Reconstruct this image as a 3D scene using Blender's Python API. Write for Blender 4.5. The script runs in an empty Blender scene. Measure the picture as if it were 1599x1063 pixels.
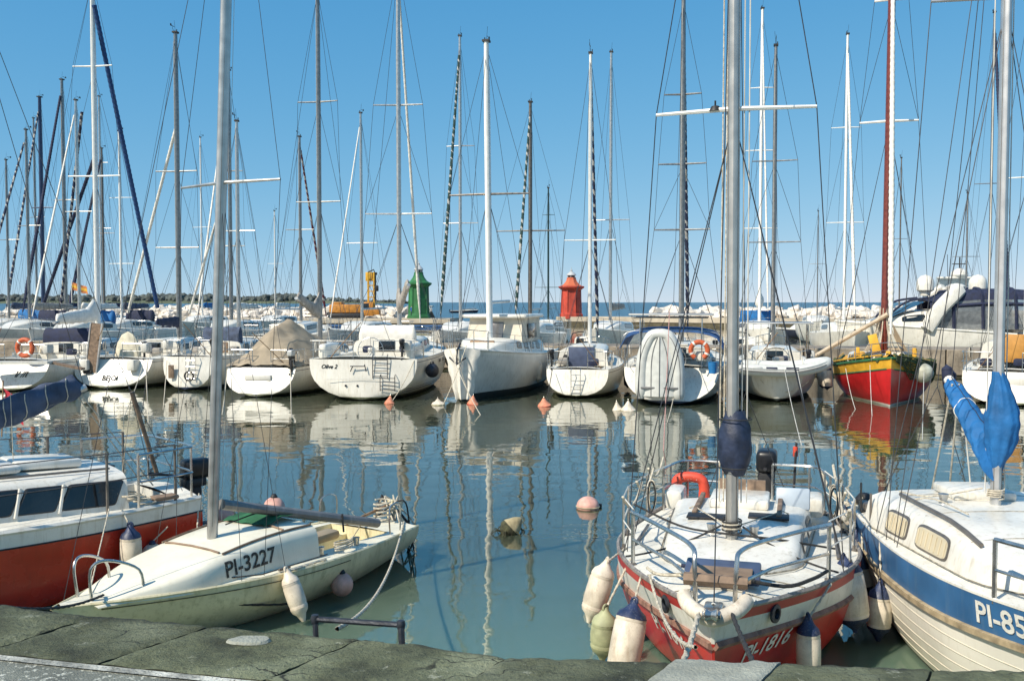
import bpy, bmesh, math, random
from mathutils import Vector, Matrix, noise
random.seed(7)
SC = bpy.context.scene
COL = SC.collection
R = math.radians
# ------------------------------------------------------------------ camera, sky, sun, exposure
FPX, CX, CY, EYE = 1500.0, 799.5, 531.5, 3.3
PITCH = math.atan(59.5/FPX)
cam_d = bpy.data.cameras.new('camera'); cam = bpy.data.objects.new('camera', cam_d); COL.objects.link(cam)
cam_d.sensor_width = 36; cam_d.lens = 36*FPX/1599; cam_d.clip_start = .1; cam_d.clip_end = 60000
cam.location = (0, 0, EYE); cam.rotation_euler = (R(90)-PITCH, 0, 0)
SC.camera = cam
SUN_AZ = math.atan2(-.76, -.65); SUN_EL = R(45)          # low-left behind the camera
world = bpy.data.worlds.new('World'); SC.world = world; world.use_nodes = True
wn = world.node_tree; wn.nodes.clear()
sky = wn.nodes.new('ShaderNodeTexSky'); sky.sky_type = 'NISHITA'; sky.sun_disc = False
sky.sun_elevation = SUN_EL; sky.sun_rotation = SUN_AZ; sky.air_density = 1.0; sky.dust_density = .35; sky.ozone_density = 3.0
tc = wn.nodes.new('ShaderNodeTexCoord'); mp = wn.nodes.new('ShaderNodeMapping'); mp.vector_type = 'POINT'
mp.inputs['Scale'].default_value = (1, 1, 1.0); mp.inputs['Location'].default_value = (0, 0, .10)
sep = wn.nodes.new('ShaderNodeSeparateColor'); cmb = wn.nodes.new('ShaderNodeCombineColor')     # film-like grading of the sky colour
mul = wn.nodes.new('ShaderNodeVectorMath'); mul.operation = 'SCALE'; mul.inputs['Scale'].default_value = .15
wn.links.new(sky.outputs[0], mul.inputs[0]); wn.links.new(mul.outputs[0], sep.inputs[0])
for i, (g, k) in enumerate(((1.52, 1.12), (.72, .685), (.38, .69))):
    pw = wn.nodes.new('ShaderNodeMath'); pw.operation = 'POWER'; pw.inputs[1].default_value = g; ml = wn.nodes.new('ShaderNodeMath'); ml.operation = 'MULTIPLY'; ml.inputs[1].default_value = k/.15
    wn.links.new(sep.outputs[i], pw.inputs[0]); wn.links.new(pw.outputs[0], ml.inputs[0]); wn.links.new(ml.outputs[0], cmb.inputs[i])
bg = wn.nodes.new('ShaderNodeBackground'); bg.inputs['Strength'].default_value = .15
wo = wn.nodes.new('ShaderNodeOutputWorld')
wn.links.new(tc.outputs['Generated'], mp.inputs[0]); wn.links.new(mp.outputs[0], sky.inputs[0]); 
wn.links.new(cmb.outputs[0], bg.inputs[0]); wn.links.new(bg.outputs[0], wo.inputs[0])
sun_d = bpy.data.lights.new('sun', 'SUN'); sun_d.energy = 4.8; sun_d.angle = R(.5); sun_d.color = (1, .92, .78)
sun = bpy.data.objects.new('sun', sun_d); COL.objects.link(sun)
sdir = Vector((math.sin(SUN_AZ)*math.cos(SUN_EL), math.cos(SUN_AZ)*math.cos(SUN_EL), math.sin(SUN_EL)))
sun.rotation_euler = sdir.to_track_quat('Z', 'Y').to_euler(); sun.location = sdir*50
SC.view_settings.view_transform = 'Standard'; SC.view_settings.look = 'None'; SC.view_settings.gamma = 1
SC.view_settings.exposure = .25
SC.cycles.max_bounces = 6; SC.cycles.glossy_bounces = 3; SC.cycles.transparent_max_bounces = 6

# ------------------------------------------------------------------ measuring helpers (photo pixel -> place in the harbour)
def ray(px, py):
    u, v = (px-CX)/FPX, (CY-py)/FPX
    c, s = math.cos(PITCH), math.sin(PITCH)
    return Vector((u, c+s*v, -s+v*c))
def P(px, py, Y):
    d = ray(px, py); return Vector((0, 0, EYE))+d*(Y/d.y)
def W(px, py, z=0.0):
    d = ray(px, py); return Vector((0, 0, EYE))+d*((z-EYE)/d.z)
def V(*a): return Vector(a)
def lerp(a, b, k): return a+(b-a)*k
def sm(a, b, x):
    k = min(1, max(0, (x-a)/(b-a))); return k*k*(3-2*k)

# ------------------------------------------------------------------ materials
MC = {}
def mat(name, col, rough=.5, metal=0, var=.1, scale=5, bump=0, bscale=60, streak=0, scol=(.25, .2, .12), spec=.5, trans=0, coat=0, speck=0):
    if name in MC: return MC[name]
    m = bpy.data.materials.new(name); m.use_nodes = True; nt = m.node_tree; N = nt.nodes; Lk = nt.links
    b = N['Principled BSDF']; b.inputs['Roughness'].default_value = rough; b.inputs['Metallic'].default_value = metal
    b.inputs['Specular IOR Level'].default_value = spec; b.inputs['Coat Weight'].default_value = coat
    if trans: b.inputs['Transmission Weight'].default_value = trans
    t = N.new('ShaderNodeTexCoord')
    nz = N.new('ShaderNodeTexNoise'); nz.inputs['Scale'].default_value = scale; nz.inputs['Detail'].default_value = 5
    Lk.new(t.outputs['Object'], nz.inputs['Vector'])
    mx = N.new('ShaderNodeMix'); mx.data_type = 'RGBA'
    mx.inputs[6].default_value = tuple(max(0, c*(1-var*1.6)) for c in col)+(1,); mx.inputs[7].default_value = tuple(min(1, c*(1+var*1.2)) for c in col)+(1,)
    mr = N.new('ShaderNodeMapRange'); mr.inputs[1].default_value = .3; mr.inputs[2].default_value = .7
    Lk.new(nz.outputs[0], mr.inputs[0]); Lk.new(mr.outputs[0], mx.inputs[0])
    out = mx.outputs[2]
    if streak:
        mpn = N.new('ShaderNodeMapping'); mpn.inputs['Scale'].default_value = (7, 7, .7)
        n2 = N.new('ShaderNodeTexNoise'); n2.inputs['Scale'].default_value = 2.2; n2.inputs['Detail'].default_value = 6; n2.inputs['Roughness'].default_value = .65
        Lk.new(t.outputs['Object'], mpn.inputs[0]); Lk.new(mpn.outputs[0], n2.inputs['Vector'])
        r2 = N.new('ShaderNodeMapRange'); r2.inputs[1].default_value = .52; r2.inputs[2].default_value = .78; r2.inputs[4].default_value = streak
        Lk.new(n2.outputs[0], r2.inputs[0])
        m2 = N.new('ShaderNodeMix'); m2.data_type = 'RGBA'; m2.inputs[7].default_value = tuple(scol)+(1,)
        Lk.new(r2.outputs[0], m2.inputs[0]); Lk.new(out, m2.inputs[6]); out = m2.outputs[2]
    if speck:
        n3 = N.new('ShaderNodeTexNoise'); n3.inputs['Scale'].default_value = scale*9; n3.inputs['Detail'].default_value = 3
        Lk.new(t.outputs['Object'], n3.inputs['Vector'])
        r3 = N.new('ShaderNodeMapRange'); r3.inputs[1].default_value = .56; r3.inputs[2].default_value = .68; r3.inputs[4].default_value = speck
        Lk.new(n3.outputs[0], r3.inputs[0])
        m3 = N.new('ShaderNodeMix'); m3.data_type = 'RGBA'; m3.inputs[7].default_value = tuple(scol)+(1,)
        Lk.new(r3.outputs[0], m3.inputs[0]); Lk.new(out, m3.inputs[6]); out = m3.outputs[2]
    Lk.new(out, b.inputs['Base Color'])
    rr = N.new('ShaderNodeMapRange'); rr.inputs[3].default_value = max(0, rough-.08); rr.inputs[4].default_value = min(1, rough+.1)
    Lk.new(nz.outputs[0], rr.inputs[0]); Lk.new(rr.outputs[0], b.inputs['Roughness'])
    if bump:
        nb = N.new('ShaderNodeTexNoise'); nb.inputs['Scale'].default_value = bscale; nb.inputs['Detail'].default_value = 6
        Lk.new(t.outputs['Object'], nb.inputs['Vector'])
        bp = N.new('ShaderNodeBump'); bp.inputs['Strength'].default_value = bump; bp.inputs['Distance'].default_value = .02
        Lk.new(nb.outputs[0], bp.inputs['Height']); Lk.new(bp.outputs[0], b.inputs['Normal'])
    MC[name] = m; return m
gel = mat('white_gelcoat', (.74, .71, .63), .3, var=.09, scale=2, streak=.75, scol=(.38, .32, .22), coat=.15, speck=.12)
gel2 = mat('grey_white_gelcoat', (.64, .62, .56), .35, var=.08, scale=2, streak=.65, scol=(.34, .30, .22))
cream = mat('cream_gelcoat', (.74, .66, .43), .38, var=.12, scale=2.5, streak=.8, speck=.2, scol=(.36, .31, .14))
deckw = mat('white_deck_paint', (.74, .71, .62), .55, var=.10, scale=4, bump=.2, bscale=180, speck=.45, streak=.35, scol=(.42, .38, .29))
redhull = mat('red_hull_paint', (.52, .035, .018), .26, var=.18, scale=2, streak=.4, scol=(.2, .02, .015), coat=.3)
redhull2 = mat('bright_red_hull_paint', (.52, .02, .022), .32, var=.14, scale=2, streak=.4, scol=(.16, .02, .02))
redstripe = mat('red_stripe_paint', (.46, .035, .03), .4, var=.16, scale=3, streak=.4, scol=(.2, .06, .04))
bluehull = mat('blue_hull_paint', (.035, .125, .27), .42, var=.15, scale=3, streak=.6, scol=(.13, .2, .27))
navy = mat('navy_canvas', (.016, .022, .055), .8, var=.25, scale=6, bump=.3, bscale=25)
bluec = mat('blue_canvas', (.010, .125, .34), .75, var=.2, scale=5, bump=.35, bscale=22)
dimblue = mat('faded_blue_canvas', (.06, .08, .13), .85, var=.3, scale=5, bump=.4, bscale=20, streak=.35, scol=(.2, .24, .3))
tan = mat('tan_canvas', (.33, .27, .19), .85, var=.14, scale=3, bump=.3, bscale=25)
greyc = mat('grey_canvas', (.34, .31, .27), .85, var=.2, scale=5, bump=.3, bscale=25, streak=.5, scol=(.12, .1, .08))
whitec = mat('white_canvas', (.74, .71, .64), .8, var=.1, scale=5, bump=.3, bscale=22)
antif = mat('dark_antifouling', (.02, .03, .03), .6, var=.3, scale=6)
bootn = mat('navy_boot_stripe', (.02, .03, .06), .4, var=.15)
alu = mat('aluminium', (.55, .54, .51), .34, .7, var=.12, scale=8, streak=.3, scol=(.3, .3, .28))
aluw = mat('white_painted_mast', (.8, .79, .74), .4, 0, var=.06, scale=6, streak=.3, scol=(.5, .48, .42))
alud = mat('dark_anodised_mast', (.17, .15, .13), .4, .4, var=.2, scale=8)
alug = mat('grey_anodised_mast', (.27, .27, .26), .36, .6, var=.15, scale=8)
steel = mat('stainless_steel', (.55, .54, .51), .25, .9, var=.15, scale=12)
dsteel = mat('black_steel_pipe', (.035, .04, .05), .45, .3, var=.25, scale=15, bump=.2)
wire = mat('rigging_wire', (.07, .07, .075), .45, .4, var=.2)
wirew = mat('white_line', (.6, .58, .52), .8, var=.15)
glass = mat('dark_window_glass', (.012, .016, .02), .08, var=.3, scale=3, spec=.7)
teak = mat('teak', (.30, .17, .08), .6, var=.25, scale=9, streak=.4, scol=(.12, .07, .04))
teakd = mat('weathered_teak', (.22, .15, .10), .7, var=.3, scale=9, streak=.5, scol=(.1, .08, .06))
orange = mat('orange_trim', (.55, .2, .03), .5, var=.15)
orbuoy = mat('orange_foam', (.52, .10, .03), .6, var=.2, scale=9, speck=.3, scol=(.3, .16, .1))
redfoam = mat('red_foam', (.62, .07, .035), .55, var=.15, scale=9)
pink = mat('faded_pink_buoy', (.66, .36, .29), .6, var=.2, scale=9, streak=.5, scol=(.4, .3, .22))
cone = mat('orange_float', (.62, .23, .13), .6, var=.2, scale=9, streak=.4, scol=(.6, .45, .35))
rope = mat('cream_rope', (.55, .49, .38), .9, var=.25, scale=30, bump=.4, bscale=90)
ropeb = mat('black_rope', (.03, .03, .03), .85, var=.3, scale=30, bump=.4, bscale=90)
roper = mat('red_flecked_rope', (.5, .28, .24), .9, var=.35, scale=40)
rubber = mat('black_rubber', (.018, .018, .02), .55, var=.3, scale=10)
fendw = mat('dirty_white_fender', (.68, .60, .48), .5, var=.16, scale=7, streak=.75, scol=(.34, .24, .15), speck=.25)
fendb = mat('blue_fender_end', (.018, .032, .085), .5, var=.3, scale=9, speck=.4, scol=(.2, .2, .22))
rib = mat('grey_inflatable_fabric', (.56, .57, .54), .5, var=.08, scale=4, streak=.3, scol=(.35, .34, .3))
ribd = mat('dark_grey_inflatable_trim', (.16, .16, .16), .6, var=.2)
black = mat('black_plastic', (.012, .012, .014), .35, var=.3, scale=8)
yellow = mat('yellow_paint', (.66, .36, .03), .5, var=.15, scale=4, streak=.35, scol=(.3, .14, .03))
yel2 = mat('orange_yellow_machine_paint', (.48, .2, .03), .5, var=.2, scale=3, streak=.4, scol=(.2, .09, .03))
greenp = mat('green_tower_paint', (.028, .155, .05), .6, var=.2, scale=1.2, streak=.35, scol=(.02, .1, .035))
redp = mat('red_tower_paint', (.44, .055, .03), .6, var=.2, scale=1.2, streak=.35, scol=(.3, .04, .025))
redroof = mat('orange_red_roof_paint', (.5, .12, .05), .6, var=.15, scale=1.2)
greyp = mat('pale_grey_metal', (.5, .51, .5), .5, .2, var=.1)
conc = mat('pier_concrete', (.30, .25, .19), .9, var=.3, scale=1.5, bump=.6, bscale=8, streak=.8, scol=(.09, .07, .05), speck=.4)
conc2 = mat('pale_mole_concrete', (.5, .43, .33), .9, var=.15, scale=.5, bump=.4, bscale=4, streak=.4, scol=(.2, .15, .1))
weed = mat('tide_stain', (.10, .085, .05), .9, var=.3, scale=1.5, bump=.4, bscale=6)
rock = mat('white_limestone', (.66, .60, .52), .9, var=.15, scale=.9, bump=.5, bscale=5)
land = mat('far_land', (.10, .12, .07), .95, var=.3, scale=.02)
wood = mat('hazed_woodland', (.09, .105, .095), .95, var=.5, scale=.03)  # distance haze is mixed into the foliage colour, lightening it
greencl = mat('green_canvas', (.02, .11, .045), .85, var=.2, scale=6, bump=.3, bscale=30)
jacket = mat('blue_jacket', (.03, .09, .35), .8); jeans = mat('dark_trousers', (.02, .025, .035), .8); skin = mat('skin', (.45, .27, .18), .6)
redcl = mat('red_flag_cloth', (.5, .03, .05), .8); flagy = mat('yellow_cloth', (.7, .42, .05), .8); pinkcl = mat('pink_cloth', (.6, .3, .32), .8)
curt = mat('cream_curtain', (.55, .48, .34), .6, var=.05, scale=4)
bootg = mat('waterline_grime', (.14, .15, .09), .6, var=.4, scale=6, streak=.6, scol=(.05, .06, .03))
letk = mat('black_lettering', (.025, .024, .02), .55, speck=.55, scol=(.4, .36, .25), scale=7); letw = mat('white_lettering', (.72, .70, .63), .55, speck=.6, scol=(.4, .3, .26), scale=6); letk2 = mat('dull_black_lettering', (.012, .012, .012), .9, spec=.05); letb = mat('blue_lettering', (.03, .12, .4), .5)
buck = mat('blue_bucket_plastic', (.02, .17, .42), .4)
solar = mat('solar_panel_blue', (.02, .03, .07), .15, spec=.7)
redmast = mat('varnished_red_mast', (.17, .035, .022), .35, var=.2, scale=8, coat=.3)
brownb = mat('brown_board', (.25, .17, .11), .7, var=.2, scale=6)
bluegrey = mat('blue_grey_hatch', (.07, .09, .15), .4, var=.15)
netg = mat('dark_green_net', (.05, .07, .03), .9, var=.4, scale=12)

# ------------------------------------------------------------------ mesh helpers
class MB:
    def __init__(s): s.v = []; s.f = []; s.m = []
    def add(s, vs, fs, m=0):
        n = len(s.v); s.v += [tuple(v) for v in vs]; s.f += [tuple(i+n for i in f) for f in fs]
        s.m += m if isinstance(m, list) else [m]*len(fs); return s
    def box(s, c, size, m=0, M=None, taper=1.0):
        x, y, z = (k/2 for k in size); vs = []
        for sz in (-1, 1):
            k = taper if sz > 0 else 1
            for sx, sy in ((-1, -1), (1, -1), (1, 1), (-1, 1)): vs.append(Vector((sx*x*k, sy*y*k, sz*z)))
        if M is not None: vs = [M @ v for v in vs]
        c = Vector(c); vs = [v+c for v in vs]
        return s.add(vs, [(3, 2, 1, 0), (4, 5, 6, 7), (0, 1, 5, 4), (1, 2, 6, 5), (2, 3, 7, 6), (3, 0, 4, 7)], m)
    def rbox(s, c, size, r=.02, m=0, M=None, seg=2):
        bm = bmesh.new(); bmesh.ops.create_cube(bm, size=1)
        for v in bm.verts: v.co = Vector((v.co.x*size[0], v.co.y*size[1], v.co.z*size[2]))
        bmesh.ops.bevel(bm, geom=bm.edges[:], offset=min(r, .45*min(size)), segments=seg, profile=.5, affect='EDGES')
        vs = [(M @ v.co if M is not None else v.co)+Vector(c) for v in bm.verts]
        bm.verts.index_update(); fs = [tuple(v.index for v in f.verts) for f in bm.faces]; bm.free()
        return s.add(vs, fs, m)
    def grid(s, rows, m=0, cu=False, cv=False):
        a, b = len(rows), len(rows[0]); vs = [p for r in rows for p in r]; fs = []; ms = []
        for i in range(a if cu else a-1):
            for j in range(b if cv else b-1):
                i2, j2 = (i+1) % a, (j+1) % b
                fs.append((i*b+j, i2*b+j, i2*b+j2, i*b+j2)); ms.append(m(i, j) if callable(m) else m)
        return s.add(vs, fs, ms)
    def tube(s, pts, r, n=6, m=0, closed=False, caps=True, oval=1.0):
        pts = [Vector(p) for p in pts]; k = len(pts); rows = []; up = None
        for i, p in enumerate(pts):
            if closed: t = pts[(i+1) % k]-pts[i-1]
            else: t = pts[min(i+1, k-1)]-pts[max(i-1, 0)]
            t = t.normalized() if t.length > 1e-9 else Vector((0, 0, 1))
            if up is None:
                up = Vector((1, 0, 0)) if abs(t.x) < .8 else Vector((0, 1, 0))
            a = (up-t*up.dot(t)).normalized(); up = a; b = t.cross(a)
            rr = r[i] if isinstance(r, (list, tuple)) else r
            rows.append([p+(a*math.cos(q)*oval+b*math.sin(q))*rr for q in (2*math.pi*j/n for j in range(n))])
        n0 = len(s.v); s.grid(rows, m, cu=closed, cv=True)
        if caps and not closed:
            mm = 0 if callable(m) else m
            s.f += [tuple(n0+j for j in range(n))[::-1], tuple(n0+(k-1)*n+j for j in range(n))]; s.m += [mm, mm]
        return s
    def rope(s, pts, r, n=9, turn=.11, m=0):
        pts = [Vector(p) for p in pts]; out = [pts[0]]
        for a, b in zip(pts, pts[1:]):
            k = max(1, min(60, int((b-a).length/(turn*.22)))); out += [a.lerp(b, (i+1)/k) for i in range(k)]
        rows = []; up = None; ln = 0; k = len(out)
        for i, p in enumerate(out):
            t = (out[min(i+1, k-1)]-out[max(i-1, 0)]); t = t.normalized() if t.length > 1e-9 else Vector((0, 0, 1))
            if up is None: up = Vector((1, 0, 0)) if abs(t.x) < .8 else Vector((0, 1, 0))
            a = (up-t*up.dot(t)).normalized(); up = a; b = t.cross(a); ln += (p-out[i-1]).length if i else 0; ph = ln/turn*2*math.pi/1.5
            rows.append([p+(a*math.cos(q)+b*math.sin(q))*r*(1+.2*math.cos(3*q-ph)) for q in (2*math.pi*j/n for j in range(n))])
        return s.grid(rows, m, cv=True)
    def lathe(s, prof, n=16, m=0, M=None, o=(0, 0, 0)):
        rows = []
        for r, z in prof: rows.append([(M @ Vector((r*math.cos(q), r*math.sin(q), z)) if M is not None else Vector((r*math.cos(q), r*math.sin(q), z)))+Vector(o) for q in (2*math.pi*j/n for j in range(n))])
        n0 = len(s.v); s.grid(rows[::-1], m if not callable(m) else (lambda i, j: m(len(prof)-2-i, j)), cv=True)
        for e, rw in ((0, prof[-1]), (len(prof)-1, prof[0])):
            if rw[0] > 1e-4:
                f = tuple(n0+e*n+j for j in range(n)); s.f.append(f[::-1] if e == 0 else f); s.m.append(0 if callable(m) else m)
        return s
    def prism(s, poly, z0, z1, m=0, M=None):
        n = len(poly); vs = [Vector((p[0], p[1], z0)) for p in poly]+[Vector((p[0], p[1], z1)) for p in poly]
        if M is not None: vs = [M @ v for v in vs]
        return s.add(vs, [tuple(range(n))[::-1], tuple(range(n, 2*n))]+[(i, (i+1) % n, n+(i+1) % n, n+i) for i in range(n)], m)
    def build(s, name, mats, parent=None, smooth=35, kind=None, label=None):
        me = bpy.data.meshes.new(name); me.from_pydata(s.v, [], s.f)
        if not isinstance(mats, (list, tuple)): mats = [mats]
        for q in mats: me.materials.append(q)
        if len(mats) > 1: me.polygons.foreach_set('material_index', s.m)
        if smooth:
            me.polygons.foreach_set('use_smooth', [True]*len(s.f)); me.set_sharp_from_angle(angle=R(smooth))
        me.update(); o = bpy.data.objects.new(name, me); COL.objects.link(o)
        if parent is not None: o.parent = parent
        if kind: o['kind'] = kind
        if label: o['label'] = label
        return o
def tag(o, label, cat, group=None):
    o['label'] = label; o['category'] = cat
    if group: o['group'] = group
    return o
def empty(name, loc=(0, 0, 0), rz=0, label=None, cat=None, group=None):
    o = bpy.data.objects.new(name, None); COL.objects.link(o); o.location = loc; o.rotation_euler = (0, 0, rz); o.empty_display_size = .3
    if label: tag(o, label, cat, group)
    return o
def T(name, pts, r, m, parent=None, n=6, **k): return MB().tube(pts, r, n, **k).build(name, m, parent)
def sag(a, b, s, n=10):
    a, b = Vector(a), Vector(b); return [a.lerp(b, i/n)-Vector((0, 0, s*4*(i/n)*(1-i/n))) for i in range(n+1)]
def arc(pts, n=6, closed=False):            # Catmull-Rom through points
    pts = [Vector(p) for p in pts]; out = []; k = len(pts)
    for i in range(k if closed else k-1):
        g = lambda j: pts[j % k] if closed else pts[min(max(j, 0), k-1)]
        p0, p1, p2, p3 = g(i-1), g(i), g(i+1), g(i+2)
        for q in range(n):
            t = q/n; out.append(.5*((2*p1)+(p2-p0)*t+(2*p0-5*p1+4*p2-p3)*t*t+(3*p1-p0-3*p2+p3)*t**3))
    if not closed: out.append(pts[-1])
    return out
def text_geo(txt, size, shear=0):
    c = bpy.data.curves.new('lettering', 'FONT'); c.body = txt; c.size = size; c.shear = shear; c.offset = size*.018; c.align_x = 'CENTER'; c.align_y = 'CENTER'; c.resolution_u = 3
    o = bpy.data.objects.new('lettering', c); COL.objects.link(o)
    dg = bpy.context.evaluated_depsgraph_get(); me = bpy.data.meshes.new_from_object(o.evaluated_get(dg))
    vs = [v.co.copy() for v in me.vertices]; fs = [tuple(p.vertices) for p in me.polygons]
    bpy.data.objects.remove(o); bpy.data.curves.remove(c); bpy.data.meshes.remove(me); return vs, fs
def lettering(txt, size, fn, m, parent, shear=0, bold=0):
    vs, fs = text_geo(txt, size, shear)
    if bold: pass
    return MB().add([fn(v.x, v.y) for v in vs], fs).build('lettering', m, parent, smooth=0)

# ------------------------------------------------------------------ boat helpers
class Hull:
    def __init__(s, L, B, fb=(1.3, 1.05, 1.0), draft=.4, tw=.75, um=.4, rake=.7, trake=0, p=2.6, q=2.0, sz=.02, be=2.0, camber=.06, vee=.85):
        s.L, s.B, s.fb, s.draft, s.tw, s.um, s.rake, s.trake, s.p, s.q, s.sz, s.be, s.camber, s.vee = L, B, fb, draft, tw, um, rake, trake, p, q, sz, be, camber, vee
    def hb(s, u):
        if u <= s.um: return s.B/2*(s.tw+(1-s.tw)*math.sin(u/s.um*math.pi/2))
        return s.B/2*max(.012, 1-((u-s.um)/(1-s.um))**s.be)
    def zs(s, u):
        b, m, a = s.fb; x1 = .42
        return a*(u-x1)*(u-1)/x1+m*u*(u-1)/(x1*(x1-1))+b*u*(u-x1)/(1-x1)
    def zk(s, u):
        if u < .4: return lerp(s.sz, -s.draft, math.sin(u/.4*math.pi/2))
        return lerp(-s.draft, -.12, ((u-.4)/.6)**2)
    def pos(s, u, z, side=1, off=0):
        zk, zs = s.zk(u), s.zs(u); t = min(1.0, max(0, (z-zk)/(zs-zk)))
        f = max(0, 1-(1-t)**s.p)**(1/s.q); w = sm(.55, 1, u); f = lerp(f, t**s.vee, w)
        x = s.L*u-s.rake*(1-t)**1.2*sm(.55, 1, u)+s.trake*t*max(0, 1-u/.3)
        return Vector((x, side*(s.hb(u)*f+off), z))
    def side(s, x, z, side=1, off=.006):
        u = x/s.L
        for _ in range(4): u += (x-s.pos(u, z).x)/s.L
        u = min(1, max(0, u)); p = s.pos(u, z, side); e = .004
        du = s.pos(min(1, u+e), z, side)-s.pos(max(0, u-e), z, side); dz = s.pos(u, z+.03, side)-s.pos(u, z-.03, side)
        n = du.cross(dz); n = n.normalized() if n.length > 1e-9 else V(0, side, 0)
        if n.y*side < 0: n = -n
        return p+n*off
    def dz(s, u, y):
        h = max(s.hb(u), .01); return s.zs(u)+s.camber*s.B*.5*(1-min(1, (y/h)**2))
    def dx(s, x): return min(1, max(0, x/s.L))
    def deck(s, x, y, off=0): return Vector((x, y, s.dz(s.dx(x), y)+off))
def linsp(a, b, n): return [a+(b-a)*i/(n-1) for i in range(n)]
def hull(H, root, mats, boot=(.05, .12), band=None, n=30, transom=None, bulge=0, tmats=None):
    """mats: antifouling, boot, topside, band, sheer ; band=(depth lo, depth hi) below the sheer"""
    us = [0, .015, .04]+linsp(.08, .9, n-7)+[.94, .97, .99, 1]
    lo, hi = band or (.10, .05)
    def zrow(u):
        zk, zs = H.zk(u), H.zs(u); r = [zk, lerp(zk, boot[0], .4), lerp(zk, boot[0], .75), boot[0], boot[1]]
        r += [lerp(boot[1], zs-lo, k) for k in (.12, .28, .46, .64, .82, 1)]+[zs-hi, zs]
        return [max(zk+.0005*i, z) for i, z in enumerate(r)]
    mi = [0, 0, 0, 1, 2, 2, 2, 2, 2, 2, 3, 4]
    mb = MB()
    for sd in (1, -1):
        rows = [[H.pos(u, z, sd) for z in zrow(u)] for u in us]
        if sd > 0: rows = [r for r in rows]
        nn = len(mb.v)
        mb.grid(rows if sd < 0 else rows[::-1], lambda i, j: mi[j])
    mb.grid([[H.pos(1, z, -1) for z in zrow(1)], [H.pos(1, z, 1) for z in zrow(1)]], lambda i, j: mi[j])
    o = mb.build('hull', mats, root, 40)
    tb = MB(); zz = zrow(0); rows = []
    for z in zz:
        pt = H.pos(0, z, 1); rows.append([V(pt.x-bulge*(1-k*k), pt.y*k, z) for k in linsp(1, -1, 9)])
    tb.grid(rows, lambda i, j: mi[i]); tb.build('transom', tmats or mats, root, 40)
    return o
def deck(H, root, m, well=None, wm=None, n=30, edge=.012, name='deck'):
    """well=(x0,x1,halfwidth,depth,seat depth)"""
    us = linsp(0, .985, n)
    if well: us = sorted(set([u for u in us if min(abs(u-well[0]/H.L), abs(u-well[1]/H.L)) > .012]+[well[0]/H.L, well[1]/H.L]))
    mb = MB(); rows = []
    for u in us:
        h = H.hb(u)-edge; cw = min(well[2], h*.86) if well else h*.5
        ys = [h, lerp(h, cw, .5), cw, cw*.5, 0, -cw*.5, -cw, -lerp(h, cw, .5), -h]
        xo = H.trake*max(0, 1-u/.3)
        rows.append([V(H.L*u+xo, y, H.dz(u, y)-edge) for y in ys])
    for i in range(len(us)-1):
        for j in range(8):
            um = (us[i]+us[i+1])/2*H.L
            if well and well[0] < um < well[1] and 2 <= j <= 5: continue
            mb.add([rows[i][j], rows[i+1][j], rows[i+1][j+1], rows[i][j+1]], [(3, 2, 1, 0)])
    o = mb.build(name, m, root, 40)
    if well:
        x0, x1, cw, dp, sd = well; cb = MB(); zt = H.dz(x0/H.L, cw)-edge; zt2 = H.dz(x1/H.L, cw)-edge
        c0 = min(cw, (H.hb(x0/H.L)-edge)*.86); fw = .45*cw
        prof = lambda c, z: [(c, z), (c, z-sd), (fw, z-sd), (fw, z-dp), (-fw, z-dp), (-fw, z-sd), (-c, z-sd), (-c, z)]
        a = [V(x0+H.trake*max(0, 1-x0/H.L/.3), y, z) for y, z in prof(c0, zt)]; b = [V(x1, y, z) for y, z in prof(min(cw, (H.hb(x1/H.L)-edge)*.86), zt2)]
        cb.grid([a, b]); cb.add(a, [tuple(range(8))]); cb.add(b, [tuple(range(8))[::-1]])
        cb.build('cockpit', wm or m, root, 0)
    return o
PROF = [(1, 0), (.965, .4), (.94, .7), (.9, .88), (.8, .985), (.5, 1.05), (0, 1.08)]
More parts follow.
